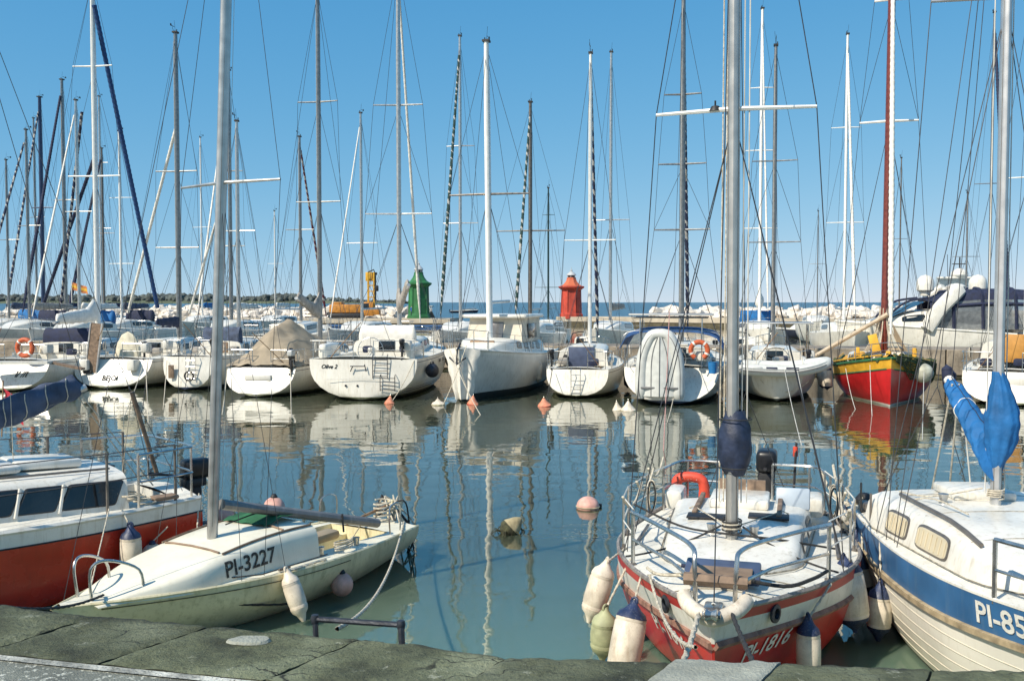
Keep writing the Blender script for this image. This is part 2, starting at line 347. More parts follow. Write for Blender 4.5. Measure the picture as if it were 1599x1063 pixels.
class Cabin:
    def __init__(s, H, x0, x1, w0, w1, h, nose=1.0, arcw=2.2):
        s.H, s.x0, s.x1, s.w0, s.w1, s.h, s.nose, s.aw = H, x0, x1, w0, w1, h, nose, arcw
    def w(s, x): k = (x-s.x0)/(s.x1-s.x0); return lerp(s.w0, s.w1, k)*(1-.55*sm(.6, 1, k)**s.aw)
    def hh(s, x): return s.h*math.sin(min(1, max(.02, (s.x1-x)/s.nose))*math.pi/2)
    def base(s, x): w = s.w(x); return s.H.dz(s.H.dx(x), w)-.03
    def pt(s, x, f, side=1, off=0):
        for (a, fa), (b, fb) in zip(PROF, PROF[1:]):
            if fa <= f <= fb: k = (f-fa)/(fb-fa); a = lerp(a, b, k); break
        return V(x, side*(s.w(x)*a+off), s.base(x)+s.hh(x)*f)
    def top(s, x, y=0, off=0):
        a = abs(y)/s.w(x); f = 1.08
        for (p, fp), (q, fq) in zip(PROF, PROF[1:]):
            if q <= a <= p: f = lerp(fp, fq, (a-p)/(q-p))
        return V(x, y, s.base(x)+s.hh(x)*f+off)
    def build(s, root, m, name='cabin', n=16):
        xs = linsp(s.x0, s.x1, n); rows = []
        for x in xs: rows.append([s.pt(x, f, 1) for a, f in PROF]+[s.pt(x, f, -1) for a, f in PROF[-2::-1]])
        mb = MB().grid(rows[::-1]); mb.add(rows[0], [tuple(range(len(rows[0])))]); return mb.build(name, m, root, 40)
    def window(s, root, xa, xb, fa, fb, side, fm, pm, rim=.025, slant=0, e=.35):
        xc, fc, hx, hf = (xa+xb)/2, (fa+fb)/2, (xb-xa)/2, (fb-fa)/2; hz = s.hh(xc)
        def ring(g, off):
            out = []
            for q in range(20):
                an = 2*math.pi*(q+.5)/20; cx, cz = math.cos(an), math.sin(an)
                ux = math.copysign(abs(cx)**e, cx); uz = math.copysign(abs(cz)**e, cz)
                f = fc+uz*(hf+g/max(hz, .05)); out.append(s.pt(xc+ux*(hx+g)+slant*uz, min(.97, max(.02, f)), side, off))
            return out
        a = ring(rim, .004); b = ring(0, .012); mb = MB()
        mb.grid([a, b], cv=True); fr = mb.build('window', fm, root, 0)
        MB().add(b, [tuple(range(20))]).build('pane', pm, fr, 0)
        return fr
def rail(H, root, m, r=.025, z=.0, us=(0, 1), name='toe_rail', off=-.01, n=24):
    for sd in (1, -1):
        pts = []
        for u in linsp(us[0], us[1], n):
            p = H.pos(u, H.zs(u)+z, sd); p.z = H.zs(u)+z; p.y = sd*max(.0, abs(p.y)+off); pts.append(p)
        T(name, pts, r, m, root, 5)
def guard(H, root, xs, h=.6, r=.013, lines=(1, .55), m=None, wm=None, sides=(1, -1), lr=.005, ins=.06):
    for sd in sides:
        tops = []
        for x in xs:
            u = H.dx(x); y = sd*max(.02, H.hb(u)-ins); z = H.zs(u); tops.append((x, y, z))
            T('stanchion', [(x, y, z-.03), (x, y, z+h)], r, m or steel, root, 6)
        for k in lines:
            T('lifeline', [(x, y, z+h*k) for x, y, z in tops], lr, wm or wire, root, 4)
def pulpit(H, root, xa, h=.6, r=.014, bow=True, m=None, ins=.06, mid=True, gap=0):
    m = m or steel; mb = MB(); L = H.L
    if bow:
        us = linsp(xa/L, .985, 6); pts = []
        for sd in (1, -1):
            side = [V(L*u+.05, sd*max(.06, H.hb(u)-ins*(1-u)), H.zs(u)+h) for u in us]
            pts = pts+side if sd > 0 else pts+side[::-1]
        mb.tube(arc(pts, 3), r, 6)
        if mid: mb.tube(arc([p-V(0, 0, h*.5) for p in pts], 3), r*.8, 5)
        for sd in (1, -1):
            for u in (us[0], us[3]):
                y = sd*max(.06, H.hb(u)-ins*(1-u)); mb.tube([(L*u+.05, y, H.zs(u)-.03), (L*u+.05, y, H.zs(u)+h)], r, 6)
        return mb.build('pulpit', m, root)
    for sd in (1, -1):
        mb = MB()
        pts = [V(xa, sd*(H.hb(xa/L)-ins), H.zs(xa/L)+h), V(.3, sd*(H.hb(.3/L)-ins), H.zs(0)+h), V(.08+H.trake*.9, sd*(H.hb(0)-ins*1.8), H.zs(0)+h), V(.06+H.trake*.9, sd*(gap or .02), H.zs(0)+h)]
        ap = arc(pts, 4); mb.tube(ap, r, 6)
        if mid: mb.tube([p-V(0, 0, h*.5) for p in ap], r*.8, 5)
        for q in ([pts[0], pts[2]]+([pts[3]] if gap else [])): mb.tube([q, q-V(0, 0, h+.03)], r, 6)
        o = mb.build('pushpit', m, root)
    return o
def furl(a, b, r, n=8, stripe=2, seg=.06, per=None, bell=True):
    a, b = Vector(a), Vector(b); k = max(8, int((b-a).length/seg)); per = per or n
    mb = MB(); pts = [a.lerp(b, i/k) for i in range(k+1)]; rs = []
    for i in range(k+1):
        t = i/k; rs.append(r*(.35+.65*sm(0, .12, t)*(1-.55*t) if bell else 1)*(1+.08*math.sin(i*1.7)))
    w0 = random.Random(int(a.x*10)+int(b.z*10)); ph = [0]
    for i in range(k): ph.append(ph[-1]+w0.choice((0, 1, 1, 1, 2)))
    mb.tube(pts, rs, n, m=(lambda i, j: 1 if stripe and (ph[i]+j) % per < stripe else 0)); return mb
def cover(root, a, b, r0, r1, m, name='sail_cover', n=26, k=14, drop=.6, wr=.12, seed=0, up=.35, hump=0, sagz=0):
    """lumpy canvas-covered furled sail lying along a boom from a (mast end) to b"""
    a, b = Vector(a), Vector(b); d = (b-a).normalized(); sx = d.cross(V(0, 0, 1)).normalized(); uz = sx.cross(d); rows = []
    for i in range(n+1):
        t = i/n; r = lerp(r0, r1, t**.8)*min(1, .25+sm(-.02, .06, t))*(1-.75*sm(.96, 1.0, t)); c = a.lerp(b, t)-V(0, 0, sagz*4*t*(1-t)); row = []
        hm = hump*math.exp(-(t/.16)**2)
        for j in range(k):
            q = 2*math.pi*j/k; e = noise.noise(V(t*9+seed, math.cos(q)*1.3, math.sin(q)*1.3+seed*.7))*wr*2+.5*wr*math.sin(t*37+q*3+seed)
            rr = r*(1+e); z = math.sin(q); z = z*(1+up)+(hm*z/r if z > 0 else 0) if z > 0 else z*(1+drop*.3)
            row.append(c+sx*math.cos(q)*rr*.62+uz*(z*rr+r*.35))
        rows.append(row)
    mb = MB().grid(rows, cv=True); mb.add(rows[0], [tuple(range(k))]); mb.add(rows[-1], [tuple(range(k))[::-1]])
    return mb.build(name, m, root, 70)
def rig(root, H, xm, zb, zt, r, m, spr=((.5, .9),), fore=True, back=True, furlm=None, furlr=.05, stripe=0, lean=(0, 0), wr=.008, base='mast', vane=1, sprz=.0, sprm=None, chain=.0, inner=False, furltop=.97, track=False):
    base0 = V(xm, 0, zb); top = V(xm+lean[0], lean[1], zt)
    n = 9; pts = [base0.lerp(top, i/(n-1)) for i in range(n)]
    ms = MB().tube(pts, [r]*(n-2)+[r*.9, r*.75], 12, oval=1.35).build('mast', m, root)
    if track:
        for an in (-.9, .9, 2.4): T('sail_track', [base0.lerp(top, .02)+V(r*1.28*math.cos(an), r*.98*math.sin(an), 0), base0.lerp(top, .97)+V(r*1.2*math.cos(an), r*.9*math.sin(an), 0)], r*.085, alud, ms, 4)
    if vane:
        q = MB(); q.box(top+V(0, 0, .03), (r*2.6, r*2.2, .07)); q.tube([top, top+V(0, .05, .55)], .006, 4); q.tube([top+V(.02, 0, .02), top+V(-.25, 0, .1), top+V(-.28, 0, .22)], .008, 4)
        q.tube([top+V(-.45, 0, .24), top+V(-.1, 0, .24)], .012, 4); q.box(top+V(-.42, 0, .25), (.12, .01, .1)); q.tube([top+V(0, -.06, 0), top+V(0, -.06, .16)], .02, 6)
        q.build('masthead_instruments', rubber, ms)
    tips = {1: [], -1: []}
    for k, hw in spr:
        c = base0.lerp(top, k)
        for sd in (1, -1):
            tip = c+V(-.10, sd*hw, sprz); tips[sd].append(tip); T('spreader', [c, tip], [r*.42, r*.28], sprm or m, ms, 6)
    mt = base0.lerp(top, .985)
    for sd in (1, -1):
        u = H.dx(xm); cp = V(xm-.08, sd*(H.hb(u)-.07-chain), H.zs(u))
        T('shroud', [mt]+tips[sd][::-1]+[cp], wr, wire, root, 4)
        if spr:
            c = base0.lerp(top, spr[0][0]-.01); T('shroud', [c, cp+V(-.3, 0, 0)], wr, wire, root, 4); T('shroud', [c, cp+V(.3, 0, 0)], wr, wire, root, 4)
        if len(spr) > 1: T('shroud', [base0.lerp(top, spr[1][0]-.01), tips[sd][0]], wr, wire, root, 4)
    bow = V(H.L-.12, 0, H.zs(.98)+.05); st = V(.1+H.trake, 0, H.zs(0)+.05)
    if fore:
        f0 = base0.lerp(top, furltop); T('forestay', [f0, bow], wr, wire, root, 4)
        if furlm is not None:
            fm = furlm if isinstance(furlm, (list, tuple)) else [furlm]
            furl(bow.lerp(f0, .05), bow.lerp(f0, .96), furlr, stripe=stripe if len(fm) > 1 else 0).build('furled_sail', fm, root, 60)
    if back: T('backstay', [mt, st.lerp(mt, .16)], wr, wire, root, 4); [T('backstay', [st.lerp(mt, .16), st+V(0, sd*H.hb(0)*.6, 0)], wr, wire, root, 4) for sd in (1, -1)]
    T('halyard', [base0.lerp(top, .97)+V(-r*1.6, .03, 0), base0+V(-r*1.8, .05, .2)], wr*.9, wirew, root, 4)
    return ms
def boom(root, xm, zg, ln, rise=0.1, r=.055, m=None, cov=None, cr=(.2, .1), yaw=0, seed=0, topping=None, hump=0, wr=.12, sagz=0):
    a = V(xm-.08, 0, zg); b = a+V(-ln*math.cos(yaw), -ln*math.sin(yaw), rise); d = (b-a).normalized()
    T('boom', [a, b], r, m or alu, root, 8, oval=1.3)
    if cov is not None: cover(root, a+d*.12+V(0, 0, r), b-d*.25+V(0, 0, r), cr[0], cr[1], cov, seed=seed, hump=hump, wr=wr, sagz=sagz)
    if topping: T('topping_lift', [b, topping], .004, wirew, root, 4)
    return a, b
def wheel(root, c, r=.4, m=None):
    c = Vector(c); mb = MB(); pts = [c+V(0, math.cos(q)*r, math.sin(q)*r) for q in (2*math.pi*i/24 for i in range(24))]
    mb.tube(pts, .014, 6, closed=True)
    for i in range(5): q = 2*math.pi*i/5+.3; mb.tube([c, c+V(0, math.cos(q)*r, math.sin(q)*r)], .009, 5)
    mb.build('steering_wheel', m or steel, root)
    MB().rbox(c+V(.14, 0, -.3), (.2, .24, .8), .04).build('wheel_pedestal', gel, root)
def ladder(root, c, w, h, m=None, x=-.06, rungs=4, r=.014):
    mb = MB(); c = Vector(c)
    for sd in (1, -1): mb.tube([c+V(.04, sd*w/2, h), c+V(x, sd*w/2, h-.06), c+V(x, sd*w/2, 0)], r, 6)
    for i in range(rungs): z = h*(i+.4)/rungs*.92; mb.tube([c+V(x, -w/2, z), c+V(x, w/2, z)], r, 6)
    return mb.build('boarding_ladder', m or steel, root)
def ring_buoy(name, loc, M, label, r=.30, t=.075, a0=0, a1=2*math.pi, group=None, m=None):
    root = empty(name, loc, 0, label, 'lifebuoy', group); n = 28; cl = abs(a1-a0-2*math.pi) < .01
    pts = [M @ V(math.cos(a0+(a1-a0)*i/(n if cl else n-1))*r, 0, math.sin(a0+(a1-a0)*i/(n if cl else n-1))*r) for i in range(n)]
    MB().tube(pts, t, 10, closed=cl).build('ring', m or orbuoy, root)
    g = MB(); k = 4
    for i in range(k):
        an = a0+(a1-a0)*(i+.5)/k; c = M @ V(math.cos(an)*r, 0, math.sin(an)*r); d = M @ V(-math.sin(an), 0, math.cos(an))
        g.tube([c-d*.03, c+d*.03], t*1.05, 10)
    g.build('reflective_bands', whitec, root)
    return root
def fender(top, label, ln=.6, r=.11, tilt=(0, 0), ends=None, body=None, hang=None, group='fenders hanging from the boats'):
    """top: where its upper eye is; hang: where the lanyard is tied"""
    top = Vector(top); root = empty('fender', top, 0, label, 'fender', group)
    q = V(tilt[0], tilt[1], -1).normalized().to_track_quat('Z', 'Y').to_matrix()
    pr = [(0, .035), (r*.55, .05), (r*.86, .09), (r*.98, .13), (r*.95, .14), (r*.955, .15), (r*.995, .16), (r*1.02, ln*.5), (r*.995, ln-.16), (r*.955, ln-.15), (r*.95, ln-.14), (r*.98, ln-.13), (r*.86, ln-.09), (r*.55, ln-.05), (0, ln-.035)]
    MB().lathe(pr, 16, M=q).build('fender_body', body or fendw, root, 50)
    for sgn, z in ((0, 0), (1, ln)):
        pz = [(.018, -.03), (.03, .0), (r*.5, .045), (r*.8, .075), (r*.93, .115)]; pz = pz if sgn == 0 else [(a, ln-b) for a, b in pz][::-1]
        pz = [(a*1.03+.002, b) for a, b in pz]
        MB().lathe(pz, 14, M=q).build('end_cap', ends or fendb, root, 50)
    if hang is not None: MB().rope(sag(V(0, 0, 0), Vector(hang)-top, .0, 5), .010, turn=.07).build('lanyard', rope, root, 60); MB().tube([q @ V(.03*math.cos(a), 0, -.02+.03*math.sin(a)) for a in linsp(0, 6.28, 11)[:-1]], .012, 6, closed=True).build('eye', ends or fendb, root)
    return root
def ball_fender(c, r, label, m, hang=None, group=None, cat='fender', name='ball_fender'):
    root = empty(name, c, 0, label, cat, group)
    MB().lathe([(r*math.cos(t), r*1.05*math.sin(t)) for t in linsp(-math.pi/2, math.pi/2, 13)], 18).build('float_body', m, root, 60)
    MB().lathe([(.05*r/.18, r*.9), (.06*r/.18, r*1.08), (.035*r/.18, r*1.32), (0, r*1.36)], 10).build('eye', fendb if m is fendw else rubber, root)
    if hang is not None: T('lanyard', sag(V(0, 0, r*1.2), Vector(hang)-Vector(c), 0, 5), .008, rope, root, 5)
    return root
def mooring(pts, label, r=.012, m=None, group='mooring lines'):
    return tag((MB().rope(pts, r*1.1, turn=r*9) if Vector(pts[0]).y < 20 else MB().tube(pts, r, 6)).build('mooring_line', m or rope, None, 60), label, 'rope', group)
def outboard(root, c, yaw=0, s=1.0, col=None):
    """outboard motor clamped at c (top of the transom), aft is -x"""
    M = Matrix.Translation(Vector(c)) @ Matrix.Rotation(yaw, 4, 'Z') @ Matrix.Scale(s, 4)
    o = empty('outboard_motor'); o.parent = root; o.matrix_local = M
    MB().rbox((-.22, 0, .30), (.42, .27, .30), .07, seg=3).build('cowling', col or black, o, 50)
    MB().rbox((-.2, 0, .1), (.32, .22, .14), .04).build('engine_block', rubber, o)
    q = MB(); q.rbox((-.22, 0, -.25), (.16, .1, .65), .03); q.rbox((-.26, 0, -.55), (.34, .16, .02), .008); q.lathe([(0, -.25), (.05, -.2), (.055, .1), (.03, .2), (0, .22)], 10, M=Matrix.Rotation(R(90), 3, 'Y'), o=(-.24, 0, -.68)); q.build('leg', rubber, o)
    q = MB(); q.rbox((-.06, 0, .0), (.08, .22, .3), .02); q.tube([(-.05, 0, .18), (.15, 0, .24), (.5, 0, .3)], [.02, .018, .024], 8); q.build('clamp_and_tiller', rubber, o)
    return o
def place(o, T0, head): o.location = T0; o.rotation_euler = (0, 0, math.atan2(head[1], head[0]))
def toworld(o, p):
    M = Matrix.Translation(o.location) @ Matrix.Rotation(o.rotation_euler[2], 4, 'Z'); return M @ Vector(p)
def tolocal(o, p):
    M = Matrix.Translation(o.location) @ Matrix.Rotation(o.rotation_euler[2], 4, 'Z'); return M.inverted() @ Vector(p)
# ------------------------------------------------------------------ the setting: water, quay, pier, moles, far shore
def water_mat():
    m = bpy.data.materials.new('harbour_water'); m.use_nodes = True; N = m.node_tree.nodes; Lk = m.node_tree.links
    b = N['Principled BSDF']; b.inputs['IOR'].default_value = 2.2; b.inputs['Specular Tint'].default_value = (1, .975, .76, 1); b.inputs['Roughness'].default_value = .012
    geo = N.new('ShaderNodeNewGeometry'); sx = N.new('ShaderNodeSeparateXYZ'); Lk.new(geo.outputs['Position'], sx.inputs[0])
    sea = N.new('ShaderNodeMapRange'); sea.inputs[1].default_value = 125; sea.inputs[2].default_value = 190; Lk.new(sx.outputs['Y'], sea.inputs[0])
    n0 = N.new('ShaderNodeTexNoise'); n0.inputs['Scale'].default_value = .25; n0.inputs['Detail'].default_value = 3; Lk.new(geo.outputs['Position'], n0.inputs['Vector'])
    c = N.new('ShaderNodeMix'); c.data_type = 'RGBA'; c.inputs[6].default_value = (.05, .06, .04, 1); c.inputs[7].default_value = (.066, .078, .052, 1); Lk.new(n0.outputs[0], c.inputs[0])
    c2 = N.new('ShaderNodeMix'); c2.data_type = 'RGBA'; c2.inputs[7].default_value = (.03, .075, .11, 1); Lk.new(c.outputs[2], c2.inputs[6]); Lk.new(sea.outputs[0], c2.inputs[0])
    sh = N.new('ShaderNodeMapRange'); sh.inputs[1].default_value = 8.5; sh.inputs[2].default_value = 13; Lk.new(sx.outputs['Y'], sh.inputs[0])      # body colour gets paler towards the quay
    c3 = N.new('ShaderNodeMix'); c3.data_type = 'RGBA'; c3.inputs[6].default_value = (.13, .20, .15, 1); Lk.new(c2.outputs[2], c3.inputs[7]); Lk.new(sh.outputs[0], c3.inputs[0])
    rg = N.new('ShaderNodeMapRange'); rg.inputs[3].default_value = .012; rg.inputs[4].default_value = .30; Lk.new(sea.outputs[0], rg.inputs[0]); Lk.new(rg.outputs[0], b.inputs['Roughness'])
    Lk.new(c3.outputs[2], b.inputs['Base Color']); b.inputs['Subsurface Weight'].default_value = 1; b.inputs['Subsurface Radius'].default_value = (.8, 1, 1); b.inputs['Subsurface Scale'].default_value = .4
    mpn = N.new('ShaderNodeMapping'); mpn.inputs['Scale'].default_value = (1.0, 1.5, 1); Lk.new(geo.outputs['Position'], mpn.inputs[0])
    def nz(sc, det, rough=.5):
        n = N.new('ShaderNodeTexNoise'); n.inputs['Scale'].default_value = sc; n.inputs['Detail'].default_value = det; n.inputs['Roughness'].default_value = rough; Lk.new(mpn.outputs[0], n.inputs['Vector']); return n
    a, d, e = nz(.85, 1.0), nz(2.6, 2), nz(.12, 2)
    # patches of livelier and calmer water
    pt = N.new('ShaderNodeMapRange'); pt.inputs[1].default_value = .38; pt.inputs[2].default_value = .66; pt.inputs[3].default_value = .45; pt.inputs[4].default_value = 1.5; Lk.new(e.outputs[0], pt.inputs[0])
    m1 = N.new('ShaderNodeMath'); m1.operation = 'MULTIPLY'; m1.inputs[1].default_value = .20; Lk.new(d.outputs[0], m1.inputs[0])
    ad = N.new('ShaderNodeMath'); ad.operation = 'ADD'; Lk.new(a.outputs[0], ad.inputs[0]); Lk.new(m1.outputs[0], ad.inputs[1])
    far = N.new('ShaderNodeMapRange'); far.inputs[1].default_value = 120; far.inputs[2].default_value = 180; far.inputs[3].default_value = 1; far.inputs[4].default_value = 5; Lk.new(sx.outputs['Y'], far.inputs[0])
    st = N.new('ShaderNodeMath'); st.operation = 'MULTIPLY'; Lk.new(pt.outputs[0], st.inputs[0]); Lk.new(far.outputs[0], st.inputs[1])
    hm = N.new('ShaderNodeMath'); hm.operation = 'MULTIPLY'; Lk.new(ad.outputs[0], hm.inputs[0]); Lk.new(st.outputs[0], hm.inputs[1])
    bp = N.new('ShaderNodeBump'); bp.inputs['Strength'].default_value = 1.0; bp.inputs['Distance'].default_value = .0135; Lk.new(hm.outputs[0], bp.inputs['Height']); Lk.new(bp.outputs[0], b.inputs['Normal'])
    return m
wt = MB()
xs = [-40000, -2000, -200, -30, 0, 30, 200, 2000, 40000]; ys = [-300, 0, 15, 40, 100, 200, 2000, 12000, 45000]
wt.grid([[V(x, y, 0) for x in xs] for y in ys[::-1]]); wt.build('water', water_mat(), None, 0, 'structure')
# far shore, left
def shore():
    r = random.Random(3); rows = []
    for X in linsp(-2600, -290, 40):
        k = sm(-290, -520, X); rows.append([V(X, 2380, -1), V(X, 2400, 1.2+2.5*k), V(X, 2440, 3+5*k+2*noise.noise(V(X*.01, 0, 0))), V(X, 2700, 3+7*k), V(X, 2900, -1)])
    MB().grid(rows[::-1]).build('headland', land, None, 40, 'structure')
    bm = bmesh.new(); bmesh.ops.create_icosphere(bm, subdivisions=1, radius=1); bv = [v.co.copy() for v in bm.verts]; bf = [tuple(v.index for v in f.verts) for f in bm.faces]; bm.free()
    mb = MB()
    for i in range(2600):
        X = -2600+2330*r.random()**.8; dpt = r.random(); k = sm(-275, -600, X)
        hgt = (6+13*r.random()**1.4)*(.35+.65*k)*(1+.55*noise.noise(V(X*.006, 3, dpt))); rad = hgt*.62; z = 2+6*k*dpt+hgt*.5
        c = V(X, 2415+260*dpt, z)
        mb.add([c+V(v.x*rad*(1+.3*r.uniform(-1, 1)), v.y*rad, v.z*hgt*.55*(1+.25*r.uniform(-1, 1))) for v in bv], bf)
    o = mb.build('woodland', wood, None, 0, 'stuff'); tag(o, 'dark far-off woodland along the low shore on the left horizon', 'woodland')
shore()
# --- near quay: coping stones
def stone_mat():
    m = bpy.data.materials.new('mossy_quay_stone'); m.use_nodes = True; N = m.node_tree.nodes; Lk = m.node_tree.links; b = N['Principled BSDF']; b.inputs['Roughness'].default_value = .85
    t = N.new('ShaderNodeNewGeometry'); oi = N.new('ShaderNodeObjectInfo')
    a = N.new('ShaderNodeTexNoise'); a.inputs['Scale'].default_value = 1.6; a.inputs['Detail'].default_value = 9; a.inputs['Roughness'].default_value = .65; Lk.new(t.outputs['Position'], a.inputs['Vector'])
    r = N.new('ShaderNodeValToRGB'); e = r.color_ramp.elements; e[0].position = .36; e[0].color = (.05, .054, .034, 1); e[1].position = .72; e[1].color = (.30, .315, .225, 1)
    q = e.new(.47); q.color = (.125, .135, .085, 1); q = e.new(.58); q.color = (.20, .215, .145, 1); Lk.new(a.outputs[0], r.inputs[0])
    s = N.new('ShaderNodeTexNoise'); s.inputs['Scale'].default_value = 45; s.inputs['Detail'].default_value = 4; Lk.new(t.outputs['Position'], s.inputs['Vector'])
    sr = N.new('ShaderNodeMapRange'); sr.inputs[1].default_value = .58; sr.inputs[2].default_value = .72; sr.inputs[4].default_value = .7; Lk.new(s.outputs[0], sr.inputs[0])
    mx = N.new('ShaderNodeMix'); mx.data_type = 'RGBA'; mx.inputs[7].default_value = (.03, .032, .022, 1); Lk.new(r.outputs[0], mx.inputs[6]); Lk.new(sr.outputs[0], mx.inputs[0])
    l = N.new('ShaderNodeTexNoise'); l.inputs['Scale'].default_value = 4.2; l.inputs['Detail'].default_value = 8; l.inputs['Roughness'].default_value = .75; Lk.new(t.outputs['Position'], l.inputs['Vector'])
    lr = N.new('ShaderNodeMapRange'); lr.inputs[1].default_value = .60; lr.inputs[2].default_value = .66; lr.inputs[4].default_value = .75; Lk.new(l.outputs[0], lr.inputs[0])
    m2 = N.new('ShaderNodeMix'); m2.data_type = 'RGBA'; m2.inputs[7].default_value = (.46, .47, .38, 1); Lk.new(mx.outputs[2], m2.inputs[6]); Lk.new(lr.outputs[0], m2.inputs[0])
    mpv = N.new('ShaderNodeMapping'); mpv.inputs['Scale'].default_value = (1.1, 3.4, 1); mpv.inputs['Rotation'].default_value = (0, 0, .3); wv = N.new('ShaderNodeVectorMath'); wv.operation = 'ADD'
    wn_ = N.new('ShaderNodeTexNoise'); wn_.inputs['Scale'].default_value = 5; wn_.inputs['Detail'].default_value = 6; Lk.new(t.outputs['Position'], wn_.inputs['Vector']); ws = N.new('ShaderNodeVectorMath'); ws.operation = 'SCALE'; ws.inputs['Scale'].default_value = .22; Lk.new(wn_.outputs['Color'], ws.inputs[0])
    Lk.new(t.outputs['Position'], wv.inputs[0]); Lk.new(ws.outputs[0], wv.inputs[1]); Lk.new(wv.outputs[0], mpv.inputs[0])
    vo = N.new('ShaderNodeTexVoronoi'); vo.feature = 'DISTANCE_TO_EDGE'; vo.inputs['Scale'].default_value = 1.5; Lk.new(mpv.outputs[0], vo.inputs['Vector'])
    ck = N.new('ShaderNodeMapRange'); ck.inputs[1].default_value = .006; ck.inputs[2].default_value = .02; ck.inputs[3].default_value = .9; ck.inputs[4].default_value = 0; Lk.new(vo.outputs['Distance'], ck.inputs[0])
    gate = N.new('ShaderNodeMapRange'); gate.inputs[1].default_value = .46; gate.inputs[2].default_value = .56; Lk.new(a.outputs[0], gate.inputs[0]); cg = N.new('ShaderNodeMath'); cg.operation = 'MULTIPLY'; Lk.new(ck.outputs[0], cg.inputs[0]); Lk.new(gate.outputs[0], cg.inputs[1])
    m4 = N.new('ShaderNodeMix'); m4.data_type = 'RGBA'; m4.inputs[7].default_value = (.012, .012, .009, 1); Lk.new(m2.outputs[2], m4.inputs[6]); Lk.new(cg.outputs[0], m4.inputs[0]); m2 = m4
    at_ = N.new('ShaderNodeAttribute'); at_.attribute_name = 'edge'; en = N.new('ShaderNodeMath'); en.operation = 'MULTIPLY_ADD'; en.inputs[1].default_value = .5; Lk.new(wn_.outputs[0], en.inputs[0]); Lk.new(at_.outputs['Fac'], en.inputs[2])
    er = N.new('ShaderNodeMapRange'); er.inputs[1].default_value = .26; er.inputs[2].default_value = .40; er.inputs[3].default_value = .85; er.inputs[4].default_value = 0; Lk.new(en.outputs[0], er.inputs[0])
    m5 = N.new('ShaderNodeMix'); m5.data_type = 'RGBA'; m5.inputs[7].default_value = (.022, .024, .016, 1); Lk.new(m2.outputs[2], m5.inputs[6]); Lk.new(er.outputs[0], m5.inputs[0]); m2 = m5
    hv = N.new('ShaderNodeHueSaturation'); hv.inputs['Saturation'].default_value = 1.25; vr = N.new('ShaderNodeMapRange'); vr.inputs[3].default_value = .8; vr.inputs[4].default_value = 1.2; Lk.new(oi.outputs['Random'], vr.inputs[0]); Lk.new(vr.outputs[0], hv.inputs['Value']); Lk.new(m2.outputs[2], hv.inputs['Color'])
    Lk.new(hv.outputs[0], b.inputs['Base Color'])
    bn = N.new('ShaderNodeTexNoise'); bn.inputs['Scale'].default_value = 38; bn.inputs['Detail'].default_value = 10; bn.inputs['Roughness'].default_value = .7; Lk.new(t.outputs['Position'], bn.inputs['Vector'])
    bp = N.new('ShaderNodeBump'); bp.inputs['Strength'].default_value = 1.0; bp.inputs['Distance'].default_value = .035; Lk.new(bn.outputs[0], bp.inputs['Height']); Lk.new(bp.outputs[0], b.inputs['Normal'])
    return m
stone = stone_mat()
patchc = mat('pale_concrete_patch', (.30, .31, .26), .9, var=.15, scale=5, bump=.6, bscale=60, speck=.5, scol=(.2, .2, .16))
asph = mat('speckled_asphalt', (.17, .18, .15), .85, var=.2, scale=4, bump=.7, bscale=120, speck=.9, scol=(.55, .56, .48))
mortar = mat('white_mortar', (.48, .48, .42), .9, var=.35, scale=7, bump=.5, speck=1.0, streak=.9, scol=(.09, .095, .07))
QZ = 1.5
edge_pts = [(-14, 8.85), (-6.5, 6.7), (-5.0, 6.28), (-3.95, 5.97), (-3.04, 5.71), (-2.36, 5.50), (-1.68, 5.33), (-.80, 5.12), (.0, 4.86), (.83, 4.80), (1.36, 4.765), (2.1, 4.70), (3.0, 4.62), (4.6, 4.45), (9, 4.0), (16, 3.2)]
joint_dx = .30                                        # joints run back at a slant
quay = empty('quay'); quay['kind'] = 'structure'
q = MB(); prev = None
fr = [V(x, y-.06, -2) for x, y in edge_pts]; tp = [V(x, y-.06, QZ-.22) for x, y in edge_pts]; bk = [V(x-1.0, y-3.2, QZ-.22) for x, y in edge_pts]
q.grid([fr, tp]); q.grid([tp, bk]); q.build('quay_wall', conc, quay, 0)
ins = [V(x-joint_dx*.62/.7-.12, y-.62, 0) for x, y in edge_pts]
g = MB().grid([[V(p.x-.0, p.y-.015, QZ-.012+(.0)) for p in ins], [V(p.x-1.4, p.y-6, QZ-.012) for p in ins]]); g.build('asphalt_surface', asph, quay, 0)
g = MB().grid([[V(p.x+.008, p.y+.012, QZ-.006) for p in ins], [V(p.x-.012, p.y-.045, QZ-.004) for p in ins]]); g.build('mortar_strip', mortar, quay, 0)
